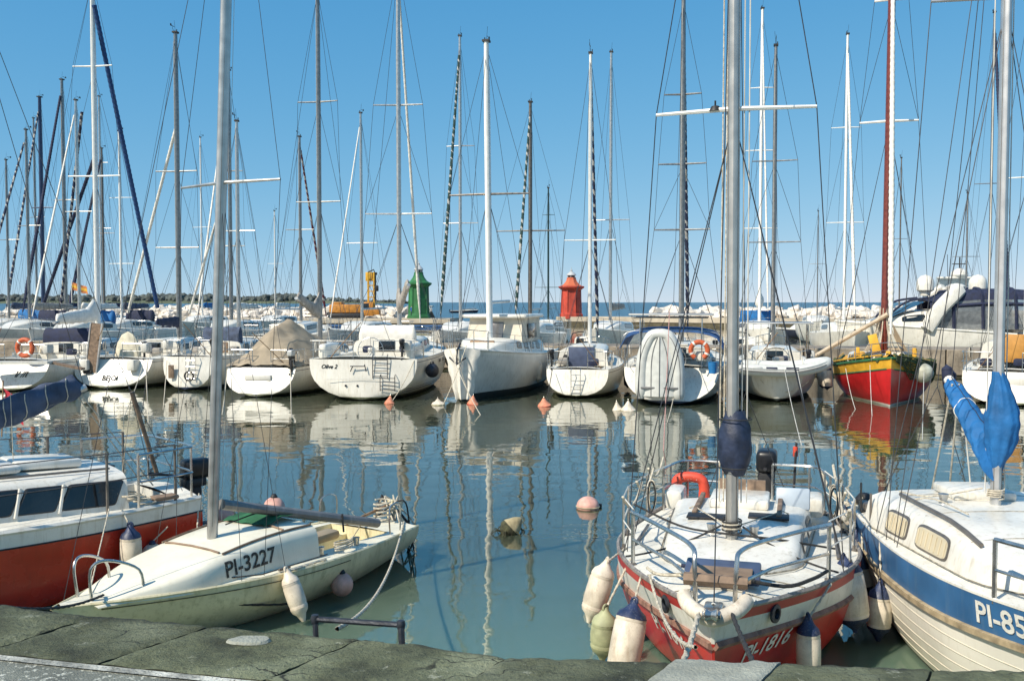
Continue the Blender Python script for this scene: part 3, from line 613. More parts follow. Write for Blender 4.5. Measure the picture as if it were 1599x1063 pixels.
for i in range(len(edge_pts)-1):
    (xa, ya), (xb, yb) = edge_pts[i], edge_pts[i+1]; nu, nv = 48, 30; rr = random.Random(i); gp = .007; tilt = rr.uniform(-.012, .012)
    A, B_, C, D = V(xa+gp, ya, 0), V(xb-gp, yb, 0), ins[i+1]+V(-gp, .03, 0), ins[i]+V(gp, .03, 0)
    top = []; mb = MB(); pale = i == 9
    for a in range(nv+1):
        row = []
        for b in range(nu+1):
            s_, t_ = b/nu, a/nv; p = A.lerp(B_, s_).lerp(D.lerp(C, s_), t_)
            jag = .030*noise.noise(V(p.x*5, p.y*1.5, i))+.016*noise.noise(V(p.x*16, 2, i)); p.y += jag*(1-t_)**2.5
            eg = min(s_*2.2, (1-s_)*2.2, t_*.9 if t_ < .5 else (1-t_)*.7, .14)/.14
            z = QZ+.008*noise.noise(V(p.x*1.7, p.y*1.7, 5+i))+.006*noise.noise(V(p.x*9, p.y*12, i))-.012*(1-min(1, eg))**2-.026*sm(.10+.09*noise.noise(V(p.x*3, 4, i)), 0, t_)*(.6+noise.noise(V(p.x*6, 1, 1)))
            st = noise.noise(V(p.x*1.3+4*i, p.y*3.2, 3)); s2 = noise.noise(V(p.x*2.6+2*i, p.y*6, 8)); z += .005*sm(.03, .05, st)+.003*sm(.1, .12, s2)+tilt*.5*(s_-.5)
            row.append(V(p.x, p.y, z+(.012 if pale else 0)))
        top.append(row)
    mb.grid(top)
    rim = top[0]+[r[-1] for r in top[1:]]+top[-1][::-1][1:]+[r[0] for r in top[::-1][1:-1]]
    mb.grid([[V(p.x, p.y, QZ-.24) for p in rim], rim], cv=True)
    cs_ = mb.build('coping_stone', patchc if pale else stone, quay, 50, label='pale concrete coping block' if pale else None)
    ea = cs_.data.attributes.new('edge', 'FLOAT', 'POINT'); nn_ = (nu+1)*(nv+1); ea.data.foreach_set('value', [min(1.0, (k_//(nu+1))/nv) if k_ < nn_ else 0.0 for k_ in range(len(cs_.data.vertices))])      # lichen-blackened band along the water edge
rr = random.Random(5)
def quay_patch(px, py, rx, ry, seed):
    c = W(px, py, QZ); mb = MB(); n = 18; ring = []
    for k in range(n):
        a = 2*math.pi*k/n; f = 1+.35*noise.noise(V(math.cos(a)*1.5, math.sin(a)*1.5, seed)); ring.append(V(c.x+math.cos(a)*rx*f, c.y+math.sin(a)*ry*f, QZ+.0))
    top = [V(lerp(c.x, p.x, .9), lerp(c.y, p.y, .9), QZ+.014) for p in ring]
    mb.grid([ring, top], cv=True); mb.add(top, [tuple(range(n))]); mb.build('cement_patch', patchc, quay, 50)
quay_patch(391, 1001, .12, .06, 1)
# low black pipe handle of the quay ladder
lh = empty('ladder_handle', (0, 0, 0), 0, 'low black steel pipe handle standing on the quay edge', 'handle')
a, b = P(492, 966, 5.33), P(626, 975, 5.16); c0 = P(494, 1000, 5.3); c1 = P(628, 1004, 5.13)
T('rail', [a, b], .017, dsteel, lh, 8); T('post', [b+V(0, 0, .02), c1-V(0, 0, .05)], .018, dsteel, lh, 8); T('post', [a+V(.0, 0, .0), c0-V(0, 0, .05)], .016, dsteel, lh, 8)
for k, p in enumerate((a, b)): MB().lathe([(0, -.026), (.02, -.024), (.026, 0), (.02, .024), (0, .026)], 10, o=p).build('elbow', dsteel, lh)
# --- pier behind the far row of boats
E1, E2 = V(.978, -.208, 0), V(.208, .978, 0)              # along the pier, away from the quay
PO = V(0, 46.2, 0)
pier = empty('pier'); pier['kind'] = 'structure'
def pf(s, o, z): p = PO+E1*s+E2*o; return V(p.x, p.y, z)
mb = MB(); 
mb.grid([[pf(s, 0, 1.22) for s in (-70, 70)], [pf(s, 3.2, 1.22) for s in (-70, 70)]]); mb.build('pier_deck', conc, pier, 0)
bl = MB().rbox((0, 0, 0), (2.94, .5, 1.12), .03).build('wall_block', conc, pier, 0); me = bl.data
for i in range(44):
    o = bl if i == 0 else bl.copy()
    if i: COL.objects.link(o)
    p = pf(-66+3*i, .20+.03*math.sin(i*2.3), .67); o.location = p; o.rotation_euler = (0, 0, math.atan2(E1.y, E1.x)); o.parent = pier
mb = MB(); mb.grid([[pf(s, .02, -1) for s in (-70, 70)], [pf(s, .02, .12) for s in (-70, 70)]]); mb.grid([[pf(s, 3.2, -1) for s in (-70, 70)], [pf(s, 3.2, 1.22) for s in (-70, 70)]]); mb.build('pier_footing', weed, pier, 0)
# --- moles with rocks
def mole(name, line, z, width, rocks, seed, stripe=None):
    root = empty(name); root['kind'] = 'structure'; n = len(line); L0 = [V(x, y, 0) for x, y in line]; nm = []
    for i in range(n):
        t = (L0[min(i+1, n-1)]-L0[max(i-1, 0)]).normalized(); nn = V(-t.y, t.x, 0); nm.append(nn if nn.y > 0 else -nn)
    mb = MB(); f = [L0[i]+V(0, 0, z) for i in range(n)]
    mb.grid([[p*1.0+V(0, 0, -z*.55) for p in f], f, [f[i]+nm[i]*width for i in range(n)], [f[i]+nm[i]*width-V(0, 0, z+1) for i in range(n)]]); mb.build('mole_wall', conc2, root, 0)
    MB().grid([[p-V(0, 0, z+1)-nm[i]*.05 for i, p in enumerate(f)], [p-V(0, 0, z*.62)-nm[i]*.05 for i, p in enumerate(f)]]).build('tide_band', weed, root, 0)
    for e in (0, n-1):
        a, b = f[e], f[e]+nm[e]*width; MB().add([a-V(0, 0, z+1), b-V(0, 0, z+1), b, a], [(0, 1, 2, 3)]).build('mole_end', conc2, root, 0)
    if stripe: MB().grid([[p-V(0, 0, z-.05)-nm[i]*.12 for i, p in enumerate(f)], [p-V(0, 0, z-.32)-nm[i]*.12 for i, p in enumerate(f)]]).build('blue_floating_boom', stripe, root, 0)
    r = random.Random(seed); vars_ = []
    for k in range(6):
        bm = bmesh.new()
        for _ in range(15):
            d = V(r.gauss(0, 1), r.gauss(0, 1), r.gauss(0, 1)).normalized()*r.uniform(.75, 1.15); bm.verts.new((d.x, d.y, d.z*.8))
        hl = bmesh.ops.convex_hull(bm, input=bm.verts[:]); bmesh.ops.delete(bm, geom=[g_ for g_ in hl['geom_interior'] if isinstance(g_, bmesh.types.BMVert)], context='VERTS')
        me = bpy.data.meshes.new('rock'); bm.to_mesh(me); bm.free(); me.materials.append(rock); vars_.append(me)
    x0, x1, cnt, hmax, off0 = rocks; seglen = [(L0[i+1]-L0[i]).length for i in range(n-1)]
    def at(X):
        for i in range(n-1):
            if L0[i].x <= X <= L0[i+1].x: k = (X-L0[i].x)/(L0[i+1].x-L0[i].x); return L0[i].lerp(L0[i+1], k), nm[i]
        return L0[-1], nm[-1]
    rb = MB(); xs = linsp(x0, x1, 40); rowa = []
    for X in xs:
        p, nn = at(X); q = p+nn*off0; rowa.append([q+V(0, 0, z-.1), q+nn*2.5+V(0, 0, hmax-.55), q+nn*6+V(0, 0, hmax-.45), q+nn*13+V(0, 0, -1)])
    rb.grid(rowa[::-1]).build('rubble_core', rock, root, 0)
    for k in range(cnt):
        X = lerp(x0, x1, (k+r.random())/cnt); p, nn = at(X); d = r.choice((0, 1, 2, 3, 3))*1.3+r.uniform(-.5, .5)
        zz = z+.1+(hmax-z-.75)*min(1, max(0, d)/3.0)+r.uniform(-.25, .3); s = r.uniform(.55, 1.15)
        o = bpy.data.objects.new('rock', r.choice(vars_)); COL.objects.link(o); o.parent = root; o.location = p+nn*(off0+d)+V(0, 0, zz)
        o.rotation_euler = (r.uniform(-.5, .5), r.uniform(-.5, .5), r.uniform(0, 6)); o.scale = (s, s, s*.9)
    return root
mole('mole_right', [(6.3, 137.5), (11, 136), (30, 125), (60, 111), (110, 92)], 1.25, 5, (17.5, 88, 290, 2.75, 4.6), 4)
mole('mole_left', [(-120, 142), (-70, 136), (-30, 130), (-8.2, 127)], 1.15, 6, (-78, -13.5, 280, 2.7, 6.2), 9, mat('blue_boom', (.03, .10, .25), .6))
# --- lighthouses
def lighthouse(name, px, Y, base_z, h, label, wallm, roofm, n, rot, rf=.172):
    X = (px-CX)/FPX*Y; root = empty(name, (X, Y, base_z), rot, label, 'lighthouse'); r = h*rf
    MB().lathe([(r*1.2, -.3), (r*1.2, .35), (r*1.1, .42), (r*1.08, h*.09)], n).build('plinth', wallm, root, 0)
    MB().lathe([(r*1.02, h*.09), (r*.96, h*.56)], n).build('tower_wall', wallm, root, 0)
    for k in range(n):
        a = 2*math.pi*k/n; c0 = V(math.cos(a)*r*1.03, math.sin(a)*r*1.03, h*.09); c1 = V(math.cos(a)*r*.97, math.sin(a)*r*.97, h*.56); T('corner_rib', [c0, c1], .09, wallm, root, 6)
    MB().lathe([(r*.99, h*.545), (r*1.12, h*.57), (r*1.34, h*.60), (r*1.36, h*.625), (r*1.2, h*.635)], n).build('cornice', wallm, root, 0)
    MB().lathe([(r*1.22, h*.625), (r*.86, h*.665), (r*.62, h*.72), (r*.50, h*.77), (r*.47, h*.805), (r*.47, h*.815)], n).build('roof', roofm, root, 0)
    ln = MB().lathe([(r*.36, h*.81), (r*.36, h*.86)], 12).build('lantern', glass, root, 40)
    MB().lathe([(r*.40, h*.855), (r*.5, h*.862), (r*.42, h*.885), (r*.22, h*.925), (r*.1, h*.94), (r*.1, h*.955), (.16, h*.97), (.03, h*.985), (.03, h*1.03), (0, h*1.03)], 14).build('dome', greyp, ln, 40)
    for k in range(6): a = 2*math.pi*k/6; T('glazing_bar', [(math.cos(a)*r*.38, math.sin(a)*r*.38, h*.81), (math.cos(a)*r*.38, math.sin(a)*r*.38, h*.858)], .05, greyp, ln, 5)
    a = -math.pi/2+.5-rot; ap = r*.99*math.cos(math.pi/n); M = Matrix.Rotation(round((a-math.pi/n)/(2*math.pi/n))*(2*math.pi/n)+math.pi/n, 3, 'Z')
    d = MB().rbox(M @ V(ap+.02, 0, h*.09+1.0), (.12, .8, 1.9), .03, M=M).build('door', wallm, root, 0); MB().rbox(M @ V(ap+.1, .28, h*.09+.95), (.05, .06, .14), .01, M=M).build('handle', rubber, d)
    return root
lighthouse('lighthouse', 654, 129.5, 1.15, 7.6, 'green painted lighthouse with grey lantern on the end of the mole', greenp, greenp, 8, .2)
lighthouse('lighthouse', 892, 138.5, 1.25, 6.9, 'red painted lighthouse with orange roof on the end of the mole', redp, redroof, 8, .35, .215)
# --- yellow crane truck on the left mole
def crane():
    o = empty('crane_truck', (0, 0, 0), 0, 'orange yellow tracked crane with upright boom on the mole', 'crane'); Y = 131.5
    x = lambda px: (px-CX)/FPX*Y
    b = MB(); b.rbox((x(541), Y, 2.45), (4.3, 2.2, 1.15), .12); b.rbox((x(528), Y, 3.1), (1.4, 2, .5), .1); b.build('engine_house', yel2, o)
    b = MB(); b.box((x(541), Y, 1.75), (5, 2, .35)); b.build('chassis', rubber, o)
    for k in (-1, 1): 
        b = MB(); b.rbox((x(541), Y+k*.95, 1.5), (4.8, .45, .62), .2, seg=3); b.build('track', rubber, o)
    MB().rbox((x(577), Y-.2, 2.4), (1.3, 1.5, 1.9), .12).build('cab', yel2, o); MB().rbox((x(573), Y-.97, 2.75), (.8, .05, .8), .02).build('window', glass, o)
    MB().rbox((x(581), Y, 2.0), (2.2, 1.8, .8), .1).build('turntable', yel2, o)
    m = MB()
    for sx in (-.5, .5):
        for sy in (-.3, .3): m.box((x(580)+sx*.8, Y+sy, 5.0), (.18, .2, 4.8))
    for z in (3.2, 4.0, 4.8, 5.6, 6.4): m.box((x(580), Y, z), (.95, .7, .14))
    m.rbox((x(577), Y, 6.8), (.95, .7, 1.2), .08); m.build('boom_tower', yellow, o)
    m = MB(); m.box((x(586), Y-.1, 5.3), (.3, .4, 3.4)); m.rbox((x(588), Y-.1, 5.2), (.6, .5, .8), .1); m.box((x(584), Y, 7.2), (.9, .5, .35)); m.tube([(x(575), Y, 7.4), (x(584), Y, 7.75), (x(586), Y, 7.2)], .09, 5); m.build('hoist', rubber, o)
crane()
# --- person in a blue jacket by the green lighthouse
def person():
    Y = 126.9+1.6; X = (643.5-CX)/FPX*Y; J = [(0, 0, .93), (0, 0, 1.2), (0, 0, 1.42), (0, 0, 1.52), (0, -.01, 1.66), (.19, 0, 1.4), (.25, -.02, 1.14), (.2, -.14, .98), (-.19, 0, 1.4), (-.26, -.02, 1.14), (-.2, -.14, .98), (.1, 0, .88), (.12, -.02, .48), (.13, .02, .06), (.14, -.12, .03), (-.1, 0, .88), (-.13, -.02, .48), (-.14, .02, .06), (-.15, -.12, .03)]
    E = [(0, 1), (1, 2), (2, 3), (3, 4), (2, 5), (5, 6), (6, 7), (2, 8), (8, 9), (9, 10), (0, 11), (11, 12), (12, 13), (13, 14), (0, 15), (15, 16), (16, 17), (17, 18)]
    rad = [.15, .15, .15, .06, .105, .08, .055, .04, .08, .055, .04, .1, .07, .05, .045, .1, .07, .05, .045]
    me = bpy.data.meshes.new('body'); me.from_pydata(J, E, []); o = bpy.data.objects.new('body', me); COL.objects.link(o)
    sk = o.modifiers.new('s', 'SKIN'); sk.use_smooth_shade = True; o.modifiers.new('d', 'SUBSURF').levels = 1
    for i, v in enumerate(me.skin_vertices[0].data): v.radius = (rad[i], rad[i]*.8); v.use_root = i == 0
    bpy.context.view_layer.update(); dg = bpy.context.evaluated_depsgraph_get(); m2 = bpy.data.meshes.new_from_object(o.evaluated_get(dg)); o.modifiers.clear(); o.data = m2; o.name = 'body'
    for q_ in (jacket, jeans, skin): m2.materials.append(q_)
    for p in m2.polygons:
        c = p.center; p.material_index = 2 if c.z > 1.49 or (c.z < 1.02 and abs(c.x) > .17 and c.y < -.08 and c.z > .9) else (0 if c.z > .9 else 1)
    root = empty('person', (X, Y, 1.15), .4, 'person in blue jacket and dark trousers standing by the green lighthouse', 'person'); o.parent = root
    MB().lathe([(.1, 1.70), (.112, 1.74), (.1, 1.79), (.06, 1.82), (0, 1.83)], 12, o=(0, .01, -.03)).build('hair', rubber, root)
person()
# ------------------------------------------------------------------ far row of moored boats
def heading_for(T0, xm, px):
    best = None
    for i in range(-300, 300):
        th = i*.002; p = T0+V(math.sin(th), math.cos(th), 0)*xm; e = abs(CX+FPX*p.x/p.y-px)
        if best is None or e < best[0]: best = (e, th)
    return V(math.sin(best[1]), math.cos(best[1]), 0)
def ztop(py, Y): return P(800, py, Y).z
WHITE = [antif, bootn, gel, gel, gel]
def stern_yacht(label, px, py, mast_px, top_py, L=11, B=3.5, fb=(1.45, 1.15, 1.1), tw=.8, trake=-.35, hm=None, cab=None, mastm=None, mr=.085, spr=((.42, 1.0), (.72, .8)), furlm=None, stripe=0, fr=.06,
                well=True, boomk=None, xm=None, bulge=.06, p=3.0, sz=.03, guardx=True, name='sailing_yacht', headpx=None, wn=3, wheelk=True, winx=None, draft=.45, lean=(0, 0), door=None, hood=None):
    T0 = W(px, py); xm = xm or L*.55; h = heading_for(T0, xm, headpx or mast_px)
    o = empty(name, (0, 0, 0), 0, label, 'sailboat', 'yachts moored at the pier'); place(o, T0, h)
    H = Hull(L, B, fb, draft, tw, .42, 1.0, trake, p=p, sz=sz); hull(H, o, hm or (WHITE if px % 2 else [antif, bootg, gel, gel, gel]), bulge=bulge); rail(H, o, bootn if px % 3 else teakd, .012, -.10, (0, .99), 'cove_stripe', off=.0)
    wl = (.55, L*.33, B*.30, .75, .35) if well else None
    deck(H, o, deckw, wl, gel); rail(H, o, alu, .022)
    c = Cabin(H, *(cab or (L*.34, L*.76, B*.33, B*.25, .48)), nose=L*.2); c.build(o, gel)
    for sd in (1, -1):
        for k in range(wn):
            a = c.x0+.35+k*(c.x1-c.x0)*.72/wn; c.window(o, a, a+(c.x1-c.x0)*.5/wn, .35, .72, sd, rubber, glass)
    d = MB().rbox((c.x0-.01, 0, c.base(c.x0)+c.h*.45), (.05, .62, c.h*1.05), .015).build('companionway_door', door or glass, o)
    MB().rbox((c.x0+.55, 0, c.top(c.x0+.5).z+.03), (1.0, .75, .06), .02).build('sliding_hatch', gel2, o)
    MB().rbox((lerp(c.x0, c.x1, .68), 0, c.top(lerp(c.x0, c.x1, .68)).z+.02), (.55, .55, .06), .02).build('deck_hatch', glass, o)
    Y = toworld(o, (xm, 0, 0)).y
    rig(o, H, xm, c.top(min(xm, c.x1-.05)).z-.05, ztop(top_py, Y), mr, mastm or alu, spr, furlm=furlm, stripe=stripe, furlr=fr, lean=lean)
    if guardx: guard(H, o, linsp(L*.12, L*.88, 6), .6); pulpit(H, o, L*.87, .6); pulpit(H, o, L*.11, .62, bow=False, gap=.35)
    if wheelk and well: wheel(o, (1.3, 0, H.zs(.1)+.25), .45)
    if boomk: boom(o, xm, **boomk)
    q = MB()
    for sd in (1, -1):
        q.lathe([(.07, 0), (.06, .05), (.075, .14), (0, .15)], 10, o=(L*.3, sd*B*.36, H.zs(.3)+.05)); q.lathe([(.07, 0), (.06, .05), (.075, .14), (0, .15)], 10, o=(L*.22, sd*B*.37, H.zs(.22)+.05))
    q.build('winches', steel, o, kind='stuff')
    rr = random.Random(px)
    if hood is not None: cover(o, (c.x0+.25, B*.30, c.top(c.x0+.3).z-.05), (c.x0+.25, -B*.30, c.top(c.x0+.3).z-.05), .36, .36, hood, name='sprayhood', wr=.04)
    if guardx:
        if rr.random() < .8: sd = rr.choice((1, -1)); MB().rbox((.6, sd*(B*.36), H.zs(.05)+.45), (.45, .28, .36), .08).build('stern_canister', gel2, o)
        if rr.random() < .6: sd = rr.choice((1, -1)); outboard(o, (.2+max(0, trake), sd*B*.33, H.zs(0)+.42), 0, .6)
        for k in range(3): xx, sd = rr.uniform(.5, 4), rr.choice((1, -1)); T('hanging_coil', [V(xx+.08*math.cos(a), sd*(H.hb(xx/L)-.06), H.zs(xx/L)+.38+.17*math.sin(a)) for a in linsp(k, k+13, 40)], .014, rr.choice((rope, ropeb, wirew)), o, 5)
        T('flag_staff', [(.15+max(0, trake), rr.choice((1, -1))*B*.3, H.zs(0)), (-.15, 0, H.zs(0)+1.25)], .014, teak, o, 6)
        for k in range(2): MB().rbox((c.x0-.3-.5*k, rr.uniform(-.9, .9), H.zs(.25)+.2), (.3, .35, .25), .06).build('cockpit_cushion', rr.choice((navy, tan, greyc)), o)
    return o, H, c
SR = [whitec, mat('maroon_sail_cover', (.10, .015, .03), .8)]; SN = [whitec, navy]; SG = [whitec, mat('dark_green_sail_cover', (.012, .04, .035), .8)]
dulls = mat('dull_grey_sailcloth', (.38, .37, .34), .8, var=.15); SN = [navy, dulls]; SR = [SR[1], dulls]; SG = [SG[1], dulls]
# F1 leftmost
o1, H1, c1 = stern_yacht('white yacht cut by the left edge of the photo, lettered transom', 8, 611, 153, -40, L=11.5, B=3.7, trake=.5, mastm=aluw, mr=.10, furlm=None, boomk=dict(zg=2.6, ln=3.9, rise=-.1, cov=whitec, cr=(.26, .17), seed=3, yaw=.12, hump=.45), spr=((.45, 1.2), (.75, .9)), hood=navy)
lettering('I/ //I', .3, lambda x, y: V(.5*((.62+y-.03)/1.07)-.075, -x-.5, .62+y), letk2, o1, shear=.3)
# blue furled genoa of the tall left mast falls far to the right: thick blue forestay
# F2
o2, H2, c2 = stern_yacht('white yacht with open stern platform, upright gangplank and cream wheel cover', 166, 607, 280, 52, L=11, B=3.65, trake=.6, tw=.86, mastm=alug, mr=.10, spr=((.30, 1.0), (.55, .95)), bulge=.1, boomk=dict(zg=2.3, ln=3.6, rise=.05, cov=navy, cr=(.2, .13), seed=5, yaw=.2))
lettering('BEJOI', .27, lambda x, y: V(.6*((.40+y-.03)/1.07)-.12, -x-.1, .40+y), letk2, o2)
g = MB(); g.box((.25, .62, 1.55), (.07, .42, 1.9), M=Matrix.Rotation(R(8), 3, 'X')); g.build('gangplank', teakd, o2); g = MB()
for s in (-.23, .23): g.box((.24, .62+s, 1.55), (.09, .05, 1.92), M=Matrix.Rotation(R(8), 3, 'X'))
g.build('gangplank_frame', alu, o2)
cv = MB(); rows = []
for i in range(9):
    t = i/8; r = .55*math.sin(math.pi*(.5+.5*t))**.5 if t < 1 else .02; rows.append([V(1.2+.28*r*math.cos(a)*(1+.1*math.sin(a*5+i)), -.25+r*math.sin(a)*(1+.07*math.sin(a*7+i*2)), 1.15+1.0*t) for a in linsp(0, 2*math.pi, 15)[:-1]])
cv.grid(rows, cv=True); cv.build('wheel_cover', mat('cream_cover', (.6, .55, .42), .85, var=.15, bump=.3), o2, 70)
for s in (-1, 1): MB().rbox((.28, s*.95, .9), (.5, .32, .42), .06).build('stern_seat', gel, o2)
MB().rbox((.16, .85, .62), (.06, .36, .12), .03).build('transom_locker', rubber, o2); ladder(o2, (.30, -.35, .45), .36, .75)
# F3
o3, H3, c3 = stern_yacht('small white yacht with rounded transom carrying a folded ladder', 291, 609, 373, 190, L=9.5, B=2.75, trake=.25, tw=.72, mr=.075, mastm=alu, spr=((.5, .8),), bulge=.12, fb=(1.4, 1.2, 1.25), door=teak, hood=dimblue)
ladder(o3, (.0, -.2, .35), .36, 1.0); MB().rbox((-.08, .55, .7), (.05, .22, .5), .03).build('rudder_blade', teakd, o3)
q = MB(); pts = [V(-.2, -.2+.17*math.cos(a), .55+.17*math.sin(a)) for a in linsp(0, 6.28, 17)[:-1]]; q.tube(pts, .03, 6, closed=True); q.build('coiled_hose', rubber, o3)
# F4 with tan tarpaulin
o4, H4, c4 = stern_yacht('white yacht with tan tarpaulin tented over its cockpit', 398, 620, 500, -20, L=10.5, B=3.15, trake=.55, tw=.82, mr=.085, mastm=alug, spr=((.40, .95), (.68, .85)), bulge=.08, wheelk=False, furlm=None,
    boomk=dict(zg=2.7, ln=3.5, rise=.75, cov=greyc, cr=(.2, .14), seed=8, yaw=.16, hump=.6), fb=(1.35, 1.1, 1.0))
rows = []
for i in range(37):
    t = i/36; x = .45+t*4.2; rh = (.15+1.45*math.sin(min(1, t*2.1)*math.pi/2))*(1-.35*sm(.5, 1, t)); row = []
    for j in range(33):
        k = j/16-1; w = H4.hb(x/H4.L)*1.0; y = k*w; z = H4.zs(x/H4.L)+.04+rh*(1-abs(k)**1.25)+.09*noise.noise(V(x*2, k*4, 1))-.11*abs(math.sin(x*2.3+k*.6))*(1-abs(k))+.05*math.sin(k*14+x*1.5)*(1-abs(k))*min(1, t*4); row.append(V(x, y, z))
    rows.append(row)
MB().grid(rows[::-1]).build('tarpaulin', tan, o4, 60)
for (yy, zz) in ((-.28, .22), (.0, .22), (-.28, .42), (.05, .42)): MB().rbox((.12+.5*(zz/1.0)-.08, yy, zz), (.05, .18, .05), .02).build('transom_step', rubber, o4)
MB().rbox((.28, 0, .66), (.2, 1.0, .2), .05).build('transom_locker', gel2, o4)
outboard(o4, (.65, -1.15, 1.3), 0, .75, greyp)
# F5 Olive 2
o5, H5, c5 = stern_yacht('large white yacht with Olive 2 lettered on its broad transom', 566, 625, 624, -60, L=12, B=4.0, trake=.12, tw=.92, mr=.095, mastm=alu, spr=((.33, 1.35), (.62, 1.0)), bulge=.12, p=2.7, furlm=[whitec], fr=.07,
    boomk=dict(zg=2.9, ln=3.3, rise=1.05, cov=greyc, cr=(.2, .15), seed=11, yaw=.3, hump=.7), fb=(1.6, 1.38, 1.38))
lettering('Olive 2', .19, lambda x, y: V(.12*((1.13+y)/1.38)-.12*(1-((1.15-x)/1.8)**2)-.014, -x+1.15, 1.13+y), letk2, o5, shear=.35)
ladder(o5, (-.02, -.62, .75), .5, .8, dsteel); ladder(o5, (-.06, -.88, .33), .5, .55, dsteel)
q = MB(); q.tube([(-.12, -.1, 1.16), (-.15, .38, 1.16)], .02, 6); q.tube([(-.1, .3, 1.16), (-.12, .38, .98)], .018, 6); q.tube([(-.1, -.1, 1.22), (-.12, -.16, .98)], .018, 6); q.build('davit_bracket', dsteel, o5)
q = MB(); q.tube([(-.11, 1.2, .71), (-.11, -.6, .72)], .008, 5); q.build('platform_seam', greyp, o5)
for s in (.15, .55): MB().lathe([(.04, -.01), (.035, .02), (0, .02)], 10, M=Matrix.Rotation(R(-90), 3, 'Y'), o=(-.085, s, .5)).build('drain', rubber, o5)
for k, x in enumerate((4.2, 5.1, 6.0)): MB().rbox((x, -H5.side(x, 1.12).y-.005, 1.12), (.34, .02, .12), .008).build('hull_portlight', glass, o5)
for sd in (1, -1): MB().rbox((1.4, sd*1.5, 1.6), (1.9, .3, .55), .12, seg=3).build('cockpit_coaming', gel, o5)
for (dz_, rr_) in ((.0, .012), (.09, .006)):
    for sd in (1, -1): T('side_stripe', [H5.side(x, .27+dz_, sd, .004) for x in linsp(.4, 10.5, 24)], rr_, bootn, o5, 4)
sprayhood = lambda o, H, c, m, w, h: cover(o, (c.x0+.2, w, c.top(c.x0+.3).z+.0), (c.x0+.2, -w, c.top(c.x0+.3).z), h, h, m, name='sprayhood', wr=.04)
sprayhood(o5, H5, c5, whitec, 1.1, .3)
# F6 bow-on motorsailer
def motorsailer():
    T0 = W(722, 627); d = V(-.24, -.97, 0).normalized(); L, B = 10.5, 3.15
    o = empty('motorsailer', (0, 0, 0), 0, 'grey white motorsailer moored bow out with tall beige wheelhouse', 'sailboat', 'yachts moored at the pier'); place(o, T0-d*L*.96, d)
    H = Hull(L, B, (1.78, 1.36, 1.3), .6, .8, .45, .35, 0, p=2.6, be=2.6, vee=.7); hull(H, o, [antif, antif, gel2, gel, gel], boot=(.12, .22), band=(.14, .07)); deck(H, o, deckw, (.6, 2.6, 1.0, .7, .35), gel)
    rail(H, o, gel, .045); c = Cabin(H, 2.8, 8.3, 1.25, 1.05, .5, nose=1.6); c.build(o, gel)
    for sd in (1, -1):
        for k in range(4): c.window(o, 3.4+k*.9, 3.95+k*.9, .35, .75, sd, teak, glass)
    for x, w in ((7.0, .5), (6.6, .6)): MB().rbox((x+.62, 0, c.top(7.4).z-.12), (.06, .9, .2), .02).build('teak_trim', teak, o); break
    wh = MB(); z0, z1 = c.top(4.5).z-.1, 2.72
    rows = [[V(3.2, w, z0), V(6.0, w*.93, z0), V(6.0, -w*.93, z0), V(3.2, -w, z0)] for w in (1.15,)]+[[V(3.2, 1.12, z1), V(5.75, 1.0, z1), V(5.75, -1.0, z1), V(3.2, -1.12, z1)]]
    wh.grid(rows, cv=True); wh.build('wheelhouse', mat('beige_canvas_house', (.62, .56, .45), .75, var=.1, scale=3, bump=.2, bscale=20), o, 0)
    MB().rbox((4.5, 0, z1+.06), (3.1, 2.5, .14), .06, seg=3).build('wheelhouse_roof', gel, o)
    w = MB().rbox((5.9, .02, z1-.55), (.05, .62, .8), .02, M=Matrix.Rotation(R(-12), 3, 'Y')).build('window', mat('silver_window', (.16, .16, .16), .12, .3), o); MB().rbox((5.99, .02, z1-1.06), (.06, .72, .14), .02).build('window_sill', orange, w)
    for sd in (1, -1): MB().rbox((4.4, sd*1.1, z1-.5), (1.4, .05, .55), .02, M=Matrix.Rotation(R(sd*3), 3, 'X')).build('side_window', glass, o)
    Y = toworld(o, (6.9, 0, 0)).y
    rig(o, H, 6.6, c.top(6.6).z-.05, ztop(62, Y), .115, aluw, ((.49, 1.5),), furlm=None, sprm=alud, lean=(0, -.12)); guard(H, o, linsp(1.5, 9.3, 6), .6); pulpit(H, o, 9.3, .65)
    # grey-white canvas hanging over the bow
    rows = []
    for i in range(15):
        t = i/14; row = []
        for j in range(15):
            k = j/7-1; hw = lerp(.62, .30, t)*(1+.06*math.sin(i*1.3)); y = k*hw; z = H.zs(.99)+.06-1.75*t-.10*abs(k)*(1-t); zz = max(.12, z); u = 1-.0
            x = H.pos(.985, min(zz, H.zs(.985)), 1).x+.10-.55*abs(y)-.0+.06*math.sin(k*9+t*2)*(.4+t); row.append(V(x, y, z))
        rows.append(row)
    MB().grid(rows).build('hanging_canvas', whitec, o, 70)
    a = MB(); a.tube([(10.3, 0, 1.95), (10.65, 0, 1.75), (10.7, 0, 1.3)], .035, 6); a.tube([(10.6, -.28, 1.5), (10.72, 0, 1.28), (10.6, .28, 1.5)], .03, 6); a.build('anchor', dsteel, o)
    boom(o, 6.6, 3.3, 2.8, .05, cov=None)
    return o
o6 = motorsailer()
